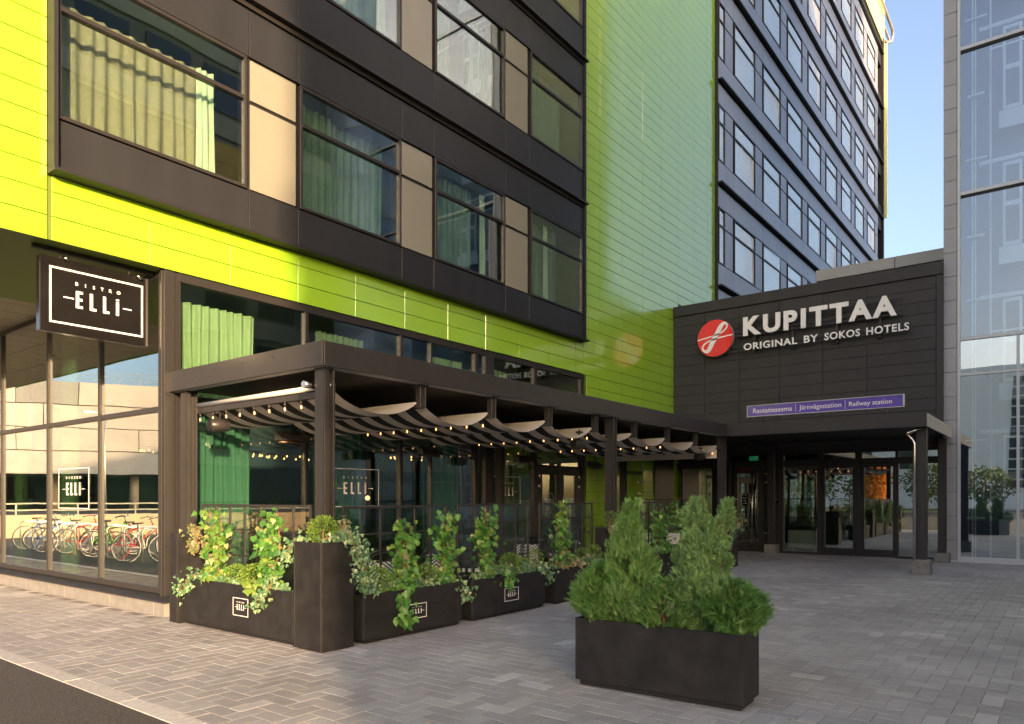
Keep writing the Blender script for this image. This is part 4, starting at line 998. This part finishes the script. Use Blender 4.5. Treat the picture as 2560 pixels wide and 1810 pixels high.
ivy('ivy hanging down the right of the corner tall planter', [(4.78, 5.86, 1.18), (4.86, 5.76, 1.08), (4.90, 5.72, .92), (4.92, 5.72, .76), (4.96, 5.72, .62)], .13, 330, leaf=.040)
ivy('pale leaf sprig rising behind the corner ivy', [(4.80, 5.98, 1.12), (4.86, 5.95, 1.24), (4.88, 5.94, 1.32)], .07, 34, 'heu', .055, name='heuchera', cat='foliage plant')
ivy('long vine trail hanging over the first ELLI mark', [(5.62, 5.92, .60), (5.58, 5.80, .52), (5.52, 5.75, .40), (5.50, 5.74, .28), (5.56, 5.74, .18)], .12, 75, 'vine', .085)
ivy('ivy at the left end of the first front planter', [(5.05, 5.92, .58), (5.12, 5.86, .55), (5.2, 5.84, .53)], .06, 40)
ivy('ivy filling the gap between first and second front planters', [(6.42, 5.88, .56), (6.52, 5.84, .50), (6.60, 5.80, .40), (6.62, 5.80, .30)], .12, 110, leaf=.05)
ivy('broad leaves trailing onto the second ELLI mark', [(7.45, 5.88, .58), (7.48, 5.80, .50), (7.42, 5.77, .45), (7.40, 5.76, .42)], .11, 60, 'vine', .075)
ivy('ivy trailing off the right end of the second front planter', [(7.85, 5.90, .60), (8.10, 5.84, .58), (8.30, 5.80, .50), (8.38, 5.80, .38)], .12, 150, leaf=.05)
ivy('browning leaves around the third planter vine', [(8.65, 5.92, .56), (8.9, 5.86, .60), (9.25, 5.86, .58)], .15, 110, 'heu', .07, name='heuchera', cat='foliage plant')
ivy('dry brown leaves on the left of the middle tall planter', [(10.32, 5.92, 1.08), (10.30, 5.86, 1.03), (10.36, 5.82, 1.0)], .10, 40, 'heu', .075, name='heuchera', cat='foliage plant')
ivy('dry brown leaves on the right of the middle tall planter', [(10.62, 5.92, 1.08), (10.72, 5.86, 1.07), (10.78, 5.84, 1.02)], .10, 45, 'heu', .075, name='heuchera', cat='foliage plant')
ivy('ivy over the planter between the conifers', [(12.2, 5.86, .75), (12.35, 5.82, .6), (12.4, 5.78, .48), (12.4, 5.76, .36)], .16, 130, 'vine', .06)
ivy('brownish leaves on the tall planter by the entrance', [(15.5, 6.0, 1.12), (15.6, 5.85, 1.12), (15.7, 5.78, 1.0), (15.72, 5.76, .9)], .14, 130, 'heu', .07, name='heuchera', cat='foliage plant')
ivy('ivy on the left side of the entrance end planter', [(15.36, 5.76, 1.0), (15.3, 5.76, .8), (15.3, 5.76, .62)], .12, 90, leaf=.05)

for (x0, y0, x1, y1, nn_, lb_) in ((4.58, 8.4, 4.58, 6.5, 420, 'low mixed foliage along the street side planter rim'), (5.1, 5.9, 6.45, 5.9, 380, 'low mixed foliage along the first front planter rim'), (6.85, 5.9, 8.2, 5.9, 340, 'low mixed foliage along the second front planter rim'), (8.65, 5.9, 9.95, 5.9, 300, 'low mixed foliage along the third front planter rim'), (11.3, 5.9, 12.6, 5.9, 200, 'low foliage along the planter rim behind the cypress')):
    ivy(lb_, [(x0, y0, .55), ((x0*2+x1)/3, (y0*2+y1)/3, .60), ((x0+x1*2)/3, (y0+y1*2)/3, .56), (x1, y1, .58)], .085, nn_, leaf=.042)
ivy('ivy sprays mixed through the corner planter foliage', [(4.56, 5.9, 1.12), (4.72, 5.86, 1.15), (4.86, 5.86, 1.12)], .07, 90)
# conifers
def frond(n=9):
    V = []; F = []
    for i in range(n):
        f = i/n; L_ = .34*(1-f*.75)
        for s in (-1, 1):
            b = len(V); y = f*.9
            V += [(0, y, 0), (s*L_*.72, y+L_*.85, .07*s*math.sin(i*2)), (0, y+.055, .0)]; F.append((b, b+1, b+2) if s > 0 else (b, b+2, b+1))
    b = len(V); V += [(-.022, .0, 0), (.022, 0, 0), (0, 1.1, 0)]; F.append((b, b+1, b+2))
    return V, F
fV, fF = frond()
def conifer(label, c, prof, n, mt, size, up, stemh, lean=(0, 0), name='juniper', cat='conifer', tb=.12, shape=None):
    """prof: list of (height, radius); fronds spread through the outer crown and look outwards and up"""
    t = thing(name, label, cat, (c[0], c[1], c[2]))
    hs_ = np.array([p[0] for p in prof]); rs_ = np.array([p[1] for p in prof]); H_ = hs_[-1]
    w = np.interp(np.linspace(0, H_, 200), hs_, rs_)+.01; cdf = np.cumsum(w*1.0); cdf /= cdf[-1]
    h = np.interp(rng.random(n), cdf, np.linspace(0, H_, 200)); a = rng.uniform(0, 2*np.pi, n)
    lump = 1+.16*np.sin(a*3+h*9+c[1]*5)+.12*np.sin(a*5-h*17+c[0])+.10*rng.normal(size=n)
    r = np.interp(h, hs_, rs_)*lump*(.45+.55*rng.random(n)**.45)
    out = np.stack([np.cos(a), np.sin(a), np.zeros(n)], 1)
    pos = np.array(c)+out*r[:, None]; pos[:, 2] += h; pos[:, 0] += lean[0]*h; pos[:, 1] += lean[1]*h
    dirs = out*(1-up)+np.array([0, 0, 1.0])*up+rng.normal(0, .28, (n, 3)); 
    V, F = shape or (fV, fF)
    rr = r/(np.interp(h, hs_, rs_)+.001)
    nc_ = 70; cc = rng.integers(0, nc_, n); push = rng.normal(0, 1, nc_); ca_ = rng.uniform(0, 6.28, nc_); ch_ = rng.uniform(0, H_, nc_)
    da = np.abs(np.angle(np.exp(1j*(a[:, None]-ca_[None])))); dh = np.abs(h[:, None]-ch_[None])/ .12; near = np.argmin(da*1.4+dh, axis=1)
    pos += (out*.75+np.array([0, 0, .5]))*(push[near]*.030*(H_/.6)**.3)[:, None]
    A = rotmats(dirs, rng.uniform(-1.2, 1.2, n), size*rng.uniform(.55, 1.45, n))
    keep = push[near] > -1.55; pos = pos[keep]; A = A[keep]; rr = rr[keep]; n = int(keep.sum())
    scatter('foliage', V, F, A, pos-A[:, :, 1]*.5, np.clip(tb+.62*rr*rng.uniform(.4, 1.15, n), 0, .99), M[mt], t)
    tr = MB()
    tr.tube([(c[0], c[1], c[2]-.02), (c[0]+.01, c[1], c[2]+stemh*.5), (c[0]+lean[0]*stemh, c[1]+lean[1]*stemh, c[2]+stemh)], [.018, .012, .004], 7)
    part('trunk', tr, M['bark'], t)
    br = MB()
    for i in range(26):
        aa = random.uniform(0, 6.28); hh = random.uniform(.03, H_*.85); r0 = float(np.interp(hh, hs_, rs_))*.8
        br.tube([(c[0]+lean[0]*hh, c[1]+lean[1]*hh, c[2]+hh*.8), (c[0]+lean[0]*hh+r0*math.cos(aa), c[1]+lean[1]*hh+r0*math.sin(aa), c[2]+hh+r0*.4)], [.006, .002], 4)
    part('twigs', br, M['bark'], t, kind='stuff'); return t
zc = .515
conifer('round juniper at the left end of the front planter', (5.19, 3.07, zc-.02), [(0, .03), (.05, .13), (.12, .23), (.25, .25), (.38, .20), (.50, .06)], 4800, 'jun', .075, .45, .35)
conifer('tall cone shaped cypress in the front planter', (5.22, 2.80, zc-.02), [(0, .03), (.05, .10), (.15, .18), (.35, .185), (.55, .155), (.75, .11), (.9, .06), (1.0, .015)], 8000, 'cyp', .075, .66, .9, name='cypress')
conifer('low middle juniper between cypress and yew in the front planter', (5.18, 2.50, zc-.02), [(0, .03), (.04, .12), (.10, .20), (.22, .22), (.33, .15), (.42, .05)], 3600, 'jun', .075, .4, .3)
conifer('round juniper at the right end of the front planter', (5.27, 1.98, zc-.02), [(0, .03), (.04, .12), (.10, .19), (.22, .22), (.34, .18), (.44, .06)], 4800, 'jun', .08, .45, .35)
def sprig(n=11):
    V = []; F = []
    for i in range(n):
        f = i/n; a = i*2.4; L_ = .42*(1-f*.45); b = len(V); y = f*.75; dx, dz = math.cos(a), math.sin(a)
        V += [(dx*.02-dz*.045, y, dz*.02+dx*.045), (dx*.02+dz*.045, y, dz*.02-dx*.045), (dx*L_, y+L_*.75, dz*L_)]; F.append((b, b+1, b+2))
    b = len(V); V += [(-.03, 0, 0), (.03, 0, 0), (0, .9, 0)]; F.append((b, b+1, b+2)); return V, F
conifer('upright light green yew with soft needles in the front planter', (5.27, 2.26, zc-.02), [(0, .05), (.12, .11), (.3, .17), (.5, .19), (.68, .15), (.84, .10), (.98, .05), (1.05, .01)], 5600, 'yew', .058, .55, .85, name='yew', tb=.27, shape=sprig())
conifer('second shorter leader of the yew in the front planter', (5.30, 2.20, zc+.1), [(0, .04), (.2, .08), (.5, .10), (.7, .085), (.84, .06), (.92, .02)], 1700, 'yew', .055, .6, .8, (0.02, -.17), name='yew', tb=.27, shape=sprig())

# ------------------------------------------------------------------ bistro chairs and tables
def make_chair():
    t = thing('bistro_chair', 'bistro chair', 'chair', (0, 0, 0))
    s = MB().lathe([(0, .43), (.20, .43), (.215, .445), (.20, .46), (0, .46)], 20); link('seat', s.mesh('seat', M['rattanb']), t)
    for sx in (-1, 1):
        for sy in (-1, 1):
            link('leg', MB().tube([(sx*.15, sy*.15, .43), (sx*.19, sy*.19, 0)], .013, 8).mesh('leg', M['rattanb']), t)
    b = MB()
    for rr_, tt in ((.225, .015), (.19, .010)):
        pts = [(-rr_*.9, -.19, .44)]+[(-rr_*math.cos(a), -.205-.03*math.sin(a), .66+(rr_*1.0)*math.sin(a)) for a in [math.pi*i/12 for i in range(13)]]+[(rr_*.9, -.19, .44)]
        b.tube(pts, tt, 7)
    link('back_frame', b.mesh('back_frame', M['rattanb']), t)
    b = MB(); nx, nz = 22, 20
    for i in range(nx):
        for j in range(nz):
            x = -.165+.33*i/nx; z = .50+.25*j/nz
            if abs(x+.0075)*1.15 > .175 or (z > .66 and math.hypot(x+.0075, z-.66) > .175): continue
            mi = ((abs(i-nx//2)+j) // 2) % 2
            b.box(x+.0005, x+.0145, -.214, -.207, z+.0005, z+.012, mi)
    link('woven_back', b.mesh('woven_back', [M['rattanb'], M['rattanw']]), t)
    b = MB()
    for i in range(26):
        a = 2*math.pi*i/26; a2 = a+2*math.pi/26
        b.add([(.212*math.cos(a), .212*math.sin(a), .40), (.212*math.cos(a2), .212*math.sin(a2), .40), (.218*math.cos(a2), .218*math.sin(a2), .457), (.218*math.cos(a), .218*math.sin(a), .457)], [(0, 1, 2, 3)], i % 2)
    link('seat_band', b.mesh('seat_band', [M['rattanb'], M['rattanw']]), t)
    return t
c0 = make_chair()
for i, (x, y, a, lab) in enumerate([(6.25, 6.95, -35, 'leftmost bistro chair behind the first front screen'), (7.35, 7.15, -20, 'bistro chair seen between the vines of the first front screen'), (8.45, 7.3, 25, 'bistro chair behind the vine on the second front screen'),
        (9.75, 7.4, -30, 'bistro chair behind the right half of the second front screen'), (9.62, 6.85, 160, 'bistro chair showing in the gap before the third front screen'), (14.75, 6.95, -50, 'bistro chair beside the yew with its woven back in clear view'), (14.4, 7.5, -45, 'bistro chair behind the cypress screen edge'), (11.5, 7.6, 30, 'bistro chair behind the third front screen')]):
    o = c0 if i == 0 else copy_tree(c0)
    o.location = (x, y, 0); o.rotation_euler = (0, 0, R(a)); tag(o, 'black and white woven '+lab, 'chair', 'bistro chairs on the terrace')
t0 = thing('bistro_table', 'table', 'table')
link('tabletop', MB().lathe([(0, .715), (.31, .715), (.315, .725), (.31, .735), (0, .735)], 28).mesh('tabletop', M['frame']), t0)
link('pedestal', MB().tube([(0, 0, .02), (0, 0, .715)], .028, 10).mesh('pedestal', M['frame']), t0)
link('base', MB().lathe([(0, 0), (.2, 0), (.2, .015), (.03, .03), (0, .03)], 20).mesh('base', M['frame']), t0)
for i, (x, y, lab) in enumerate([(8.27, 7.45, 'round black bistro table in the gap between the front screens'), (10.9, 8.0, 'round black bistro table before the bistro doors'), (6.5, 7.9, 'round black bistro table behind the first front screen'), (13.6, 7.4, 'round black bistro table at the far end of the terrace')]):
    o = t0 if i == 0 else copy_tree(t0); o.location = (x, y, 0); tag(o, lab, 'table', 'bistro tables on the terrace')

# small notices by the entrance
def notice(label, o, fr, w, h, mt, lines, ink='print', nm='notice_sign'):
    t = thing(nm, label, 'sign', o); part('plate', orient(MB().box(0, w, 0, h, 0, .004), o, *fr), M[mt], t)
    for s, rx, rz_, rw_ in lines:
        b = text_mesh(s, rw_*w, None, .001, .01); b.v = [(a+rx*w, c+rz_*h, d+.0045) for a, c, d in b.v]; part('lettering', orient(b, o, *fr), M[ink], t)
    return t
notice('black arrow notice on the entrance door glass', (EX-.055, 7.30, 1.28), FY, .16, .36, 'signblack', [('KUPITTAA', .2, .86, .6), ('Sisäänkäynti', .15, .6, .7), ('Entrance', .3, .42, .4), ('→', .3, .1, .5)])
notice('small black arrow plate on the post right of the entrance door', (EX-.051, 6.44, 1.36), FY, .13, .24, 'signblack', [('KUPITTAA', .2, .8, .6), ('→', .2, .25, .65)])
notice('red bordered notice over the entrance door', (EX-.06, 7.42, 2.27), FY, .42, .08, 'dimred', [('PALOILMOITIN', .1, .3, .8)], 'gap')
notice('small pale name plate on the dark door under the canopy', (19.2, 9.28, 2.20), FX, .36, .09, 'beige', [('Ravintola', .12, .25, .75)], 'gap')
notice('green emergency exit sign inside above the entrance door', (EX+.12, 7.15, 2.56), FY, .26, .12, 'exit', [('→', .5, .2, .4)])
bd = MB(); bd.box(18.62, 19.86, 9.26, 9.284, 0, 2.75); part('black_door', bd, M['frame'], hotel, .004)

# ------------------------------------------------------------------ lift tower
TX = 20.05
tw = thing('lift_tower', 'glass lift tower with silver edge panels at the right', 'building', (TX, 2.3, 0))
ph = .572
pm = MB().box(0, .05, .004, .278, .004, ph-.004).mesh('edge_panel', M['alu'], .003)
for i in range(56): link('edge_panel', pm, tw, (0, -.21, -.12+i*ph+.06))
part('edge_backing', MB().box(TX+.051, TX+.35, 2.09, 2.37, 0, 32), M['gap'], tw)
part('side_wall', MB().box(TX+.351, TX+8, 2.30, 2.36, 0, 32), M['alu'], tw)
tfm = MB(); tfm.box(TX-.02, TX+.10, 2.02, 2.085, .02, 32)
levels = [(.02, .12), (4.40, 4.46), (5.24, 5.31)]+[(8.68+FL*i, 8.76+FL*i) for i in range(7)]
for z0, z1 in levels: tfm.box(TX-.03, TX+.09, -4, 2.019, z0, z1)
for y in (.90, -.75, -2.4): tfm.box(TX-.02, TX+.08, y-.03, y+.03, .121, 4.399); tfm.box(TX-.02, TX+.08, y-.03, y+.03, 4.461, 5.239)
part('mullion', tfm, M['mull'], tw, .003)
part('gasket', MB().box(TX-.01, TX+.08, -4, 2.019, 8.63, 8.679).box(TX-.01, TX+.08, -4, 2.019, 8.63+FL, 8.679+FL).box(TX-.01, TX+.08, -4, 2.019, 8.63+2*FL, 8.679+2*FL), M['gap'], tw)
yy = [2.019, .93, .87, -.72, -.78, -2.37, -2.43, -4]
for z0, z1 in ((.121, 4.399), (4.461, 5.239)):
    for a, b in zip(yy[0::2], yy[1::2]): part('pane', MB().box(TX+.02, TX+.026, b+.001, a-.001, z0, z1), M['glassu'], tw)
zl = [5.311]+[v for i in range(7) for v in (8.63+FL*i, 8.761+FL*i)]
for z0, z1 in zip(zl[0::2], zl[1::2]): part('pane', MB().box(TX+.02, TX+.026, -3.9, 2.018, z0, z1), M['glasst'], tw)
part('sill', MB().box(TX-.12, TX+.12, -4, 2.38, 0, .0195), M['mull'], tw)
si = MB(); si.box(TX+2.3, TX+2.4, -4, 2.28, 0, 32); si.box(TX+.36, TX+2.29, 2.24, 2.29, 0, 32); part('shaft_wall', si, M['liftd'], tw)
rg = MB()
for y in (1.85, 1.79, 1.48): rg.box(TX+.8, TX+.84, y-.015, y+.015, 0, 32)
for k in range(9): rg.box(TX+.7, TX+.9, 1.6, 1.95, 1.0+FL*k, 1.05+FL*k); rg.box(TX+.75, TX+.8, 1.55, 2.0, 2.9+FL*k, 2.94+FL*k); rg.box(TX+.9, TX+.92, -3, 1.5, 2.1+FL*k, 2.14+FL*k)
part('lift_rail', rg, M['liftw'], tw)
dm = MB()
for q in range(2):
    a = -q*.45
    for (y0, y1) in ((0, .06), (.34, .40)): dm.box(0, .04, a-y1, a-y0, 0, 2.1)
    for (z0, z1) in ((0, .1), (1.0, 1.12), (2.02, 2.1)): dm.box(.001, .039, a-.34, a-.06, z0, z1)
dm.box(-.02, .05, -1.0, .08, -.45, -.02); dm.box(-.03, .03, -1.1, .5, 2.15, 2.25)
dmm = dm.mesh('lift_door', M['liftw'])
for k in range(9): 
    for y in (1.30, -.2): link('lift_door', dmm, tw, (1.9, y-2.3, .1+FL*k+.9))

# ------------------------------------------------------------------ street and buildings beyond the frame (seen in the glass)
ob = thing('opposite_block', 'dark opposite office block mirrored in the hotel windows', 'building', (-9.0, -16, 0))
part('wall', MB().box(-8.62, 9.99, -30, -16, 0, 25).box(10, 36, -30, -16.01, 0, 31).box(36.01, 64, -30, -16.02, 0, 21), M['occ'], ob)
bb = MB(); ww = MB()
for k in range(7):
    bb.box(-8.7, 64 if k < 5 else 35.9, -15.99, -15.9, 3.2+FL*k, 4.2+FL*k)
    for i in range(24):
        if (i+k) % 5 and (k < 5 or i < 14): ww.box(-7.5+i*3, -5.2+i*3, -15.99, -15.95, 4.4+FL*k, 6.3+FL*k)
part('spandrel_band', bb, M['occ2'], ob); part('window_strip', ww, M['owin'], ob)
st = thing('silver_round_tower', 'silver round stair tower mirrored in the hotel windows', 'tower', (28.2, -12.6, 0))
stm = MB().lathe([(2.6, 0), (2.6, .03), (2.6, 1.15), (2.585, 1.15), (2.585, 1.18)], 40).mesh('ring_panel', M['silver'])
for k in range(28): link('ring_panel', stm, st, (0, 0, k*1.19))
ca = thing('car_park', 'pale panel clad car park mirrored in the street glass', 'building', (-24.6, 86.8, 0), R(30))
cm = [MB().box(-5.9, 5.9, -.3, 0, .05, 2.5).mesh('cladding_sheet', M['clad']), MB().box(-2.9, 2.9, -.3, 0, .05, 2.5).mesh('cladding_sheet', M['clad2'])]
for r in range(4):
    x = -58+random.uniform(0, 6)
    while x < 58:
        k = 0 if random.random() < .7 else 1; w = 5.95 if k == 0 else 2.95; link('cladding_sheet', cm[k], ca, (x+w, -.06*(r % 2), 4.0+r*2.55)); x += 2*w
link('deck', MB().box(-60, 60, .05, 30, 4.0, 14.2).mesh('deck', M['clad2']), ca)
link('undercroft_wall', MB().box(-60, 60, 12, 12.3, 0, 3.99).mesh('undercroft_wall', M['gap']), ca)
colm = MB().tube([(0, 0, 0), (0, 0, 3.99)], .55, 14).mesh('column', M['tan'])
for i in range(14): link('column', colm, ca, (-55+i*8.3, 2+1.5*(i % 2), 0))
rlm = MB(); 
for z in (14.6, 15.0, 15.4): rlm.box(-60, 60, .1, .14, z, z+.04)
for i in range(60): rlm.box(-60+i*2, -59.95+i*2, .1, .14, 14.2, 15.4)
link('railing', rlm.mesh('railing', M['galv']), ca)
lw_ = thing('low_wall', 'tan low retaining wall with railing mirrored behind the bicycles', 'wall', (-2.5, 30.4, 0), R(20))
link('wall', MB().box(-18, 9, 0, .3, 0, .85).mesh('wall', M['tan']), lw_)
m = MB()
for z in (1.0, 1.25): m.box(-18, 9, .1, .15, z, z+.05)
for i in range(14): m.box(-18+i*2, -17.94+i*2, .1, .15, .85, 1.3)
link('rail', m.mesh('rail', M['galv']), lw_)
def bike_mesh(col):
    t = thing('bicycle', 'x', 'bicycle')
    for x in (-.52, .52):
        w = MB(); w.torus((x, 0, .34), (0, 1, 0), .33, .016, 28, 6); wo_ = link('wheel', w.mesh('wheel', M['tyre']), t)
        s = MB(); s.torus((x, 0, .34), (0, 1, 0), .315, .007, 28, 4)
        for i in range(14): a = 2*math.pi*i/14; s.tube([(x, 0, .34), (x+.31*math.cos(a), 0, .34+.31*math.sin(a))], .0022, 3, 0, False)
        link('rim', s.mesh('rim', M['chrome']), wo_)
    f = MB()
    for a, b in (((-.52, 0, .34), (-.05, 0, .30)), ((-.05, 0, .30), (-.18, 0, .86)), ((-.52, 0, .34), (-.16, 0, .72)), ((-.16, 0, .70), (.36, 0, .80)), ((-.05, 0, .30), (.36, 0, .72)), ((.33, 0, .9), (.52, 0, .34))):
        f.tube([a, b], .017, 7)
    for x in (-.52, .52): f.torus((x, 0, .34), (0, 1, 0), .365, .012, 12, 4, 0, -.3, 2.6)
    link('frame', f.mesh('frame', col), t)
    link('saddle', MB().add([(-.32, -.07, .92), (-.32, .07, .92), (-.05, .015, .92), (-.05, -.015, .92), (-.30, -.05, .87), (-.30, .05, .87), (-.07, .01, .89), (-.07, -.01, .89)], [(0, 3, 2, 1), (4, 5, 6, 7), (0, 1, 5, 4), (1, 2, 6, 5), (2, 3, 7, 6), (3, 0, 4, 7)]).tube([(-.2, 0, .72), (-.21, 0, .88)], .012, 6).mesh('saddle', M['tyre']), t)
    link('handlebar', MB().tube([(.33, 0, .88), (.31, 0, 1.02)], .013, 6).tube([(.18, -.27, 1.0), (.3, -.2, 1.04), (.33, 0, 1.02), (.3, .2, 1.04), (.18, .27, 1.0)], .012, 6).mesh('handlebar', M['chrome']), t)
    return t
desc = ['red', 'blue', 'white', 'black', 'green']
for i in range(11):
    nm = ('bred', 'bblue', 'bblue', 'bwhite', 'bred', 'bblack', 'bgreen', 'bred', 'bwhite', 'bblack', 'bblue')[i]
    b = bike_mesh(M[nm]); yy_ = 14.8+i*.95; b.location = (.75+random.uniform(-.25, .3), yy_, 0); b.rotation_euler = (R(4), 0, R(180+random.uniform(-14, 14)))
    tag(b, nm[1:]+' bicycle parked as number %s of the row mirrored in the street glass' % ('one two three four five six seven eight nine ten eleven'.split()[i]), 'bicycle', 'bicycles parked in a row at the road edge')
hm = MB().tube([(-.4, 0, 0), (-.4, 0, .72), (-.34, 0, .8), (.34, 0, .8), (.4, 0, .72), (.4, 0, 0)], .024, 8)
for i in range(12):
    o = tag(link('bike_rack', hm.mesh('bike_rack', M['galv']) if i == 0 else rk, None, (.9, 14.35+i*.95, 0)), 'galvanised hoop rack mirrored in the street glass, '+('beside the %s bicycle of the row' % 'first second third fourth fifth sixth seventh eighth ninth tenth eleventh last'.split()[i]), 'bike rack', 'hoop racks between the bicycles'); rk = o.data
def lamp(x, y, h, lab):
    t = thing('street_lamp', lab, 'street lamp', (x, y, 0)); link('pole', MB().tube([(0, 0, 0), (0, 0, h)], [.09, .05], 10).mesh('pole', M['galv']), t)
    for s in (-1, 1): link('lamp_arm', MB().tube([(0, 0, h), (s*.8, 0, h+.12), (s*1.3, 0, h+.12)], .035, 6).box(s*.9, s*1.6, -.12, .12, h+.09, h+.16).mesh('lamp_arm', M['galv']), t)
lamp(-24, 44, 5.5, 'double armed street lamp mirrored in the left of the street glass'); lamp(-16, 60, 8, 'tall double armed street lamp before the car park')
tl = thing('traffic_light', 'grey traffic signal on a pole mirrored over the bicycles', 'traffic light', (-15, 38, 0))
link('pole', MB().tube([(0, 0, 0), (0, 0, 2.9)], .06, 8).mesh('pole', M['galv']), tl); link('signal_head', MB().box(-.16, .16, -.16, .1, 2.2, 3.1).mesh('signal_head', M['frame']), tl)
# pale building, trees and guard rail to the west, mirrored by the tower and entrance glass
wo2 = thing('pale_office_building', 'pale rendered office building mirrored in the lift tower glass', 'building', (-62, 5, 0))
part('wall', MB().box(-80, -62, -25, 42, 0, 17), M['office'], wo2)
m = MB()
for k in range(11): m.add([(-61.9, 3.4-.12*k, 2.5+k*1.2), (-61.9, 5.6-.05*k, 2.5+k*1.2), (-61.9, 5.6-.05*k, 3.5+k*1.2), (-61.9, 3.4-.12*k, 3.5+k*1.2)], [(0, 1, 2, 3)])
for i in range(4): m.box(-62.0, -61.95, 14+i*6, 17+i*6, 5, 14)
part('window', m, M['owin'], wo2)
tv_, tf_2 = boxV, boxF
def tree(x, y, h, r, mt, lab, n=1500):
    t = thing('tree', lab, 'tree', (x, y, 0), group='trees along the street opposite')
    part('trunk', MB().tube([(x, y, 0), (x+.1, y, h*.5), (x, y+.1, h*.85)], [.16, .10, .03], 7), M['bark'], t)
    d = rng.normal(size=(n, 3)); d /= np.linalg.norm(d, axis=1, keepdims=True); lump = 1+.25*np.sin(d[:, 0]*5+x)*np.sin(d[:, 2]*4+y)
    pos = np.array([x, y, h*.62])+d*(r*lump*(.3+.7*rng.random(n)**.5))[:, None]*np.array([1, 1, h*.4/r]); A = rotmats(d+rng.normal(0, .6, (n, 3)), rng.uniform(0, 6, n), .30*rng.uniform(.6, 1.3, n))
    scatter('crown', tv_, tf_2, A, pos, rng.random(n), M[mt], t)
for i in range(9):
    tree(-40+random.uniform(-3, 3), -14+i*5, random.uniform(3.6, 5.5), 2.1, 'treel', ['low', 'spreading', 'pale'][i % 3]+' green tree opposite the hotel, number %s along the row' % 'one two three four five six seven eight nine'.split()[i])
tree(-24, 12.3, 4.2, .9, 'treeo', 'slim orange autumn tree mirrored in the entrance doors')
gr = thing('guard_rail', 'low steel guard rail beyond the road', 'guard rail', (-16, 0, 0))
m = MB(); m.box(-16.05, -16, -40, 40, .45, .62); m.box(-16.05, -16, -40, 40, .72, .78)
for i in range(40): m.box(-16, -15.94, -40+i*2, -39.92+i*2, 0, .75)
part('rail', m, M['galv'], gr)

# leaf litter blown against the planters
n = 110
ly = np.concatenate([rng.uniform(1.4, 5.7, 50), 5.78-rng.exponential(.10, 60)]); lx = np.concatenate([rng.uniform(4.0, 12, 50), rng.uniform(5, 10, 60)])
nn = np.stack([rng.normal(0, .2, n), rng.normal(0, .2, n), np.ones(n)], 1); nn /= np.linalg.norm(nn, axis=1, keepdims=True)
a = rng.uniform(0, 6.28, n); dn = np.stack([np.cos(a), np.sin(a), np.zeros(n)], 1); dn -= nn*(dn*nn).sum(1, keepdims=True); xx = np.cross(dn, nn)
sc = rng.uniform(.012, .03, n); A = np.stack([xx, dn, nn], 2)*sc[:, None, None]
tag(scatter('leaf_litter', ivyV, ivyF, A, np.stack([lx, ly, np.full(n, .006)], 1), rng.random(n), M['heu'], None), 'scattered small dry leaves on the paving along the planters', 'leaves')
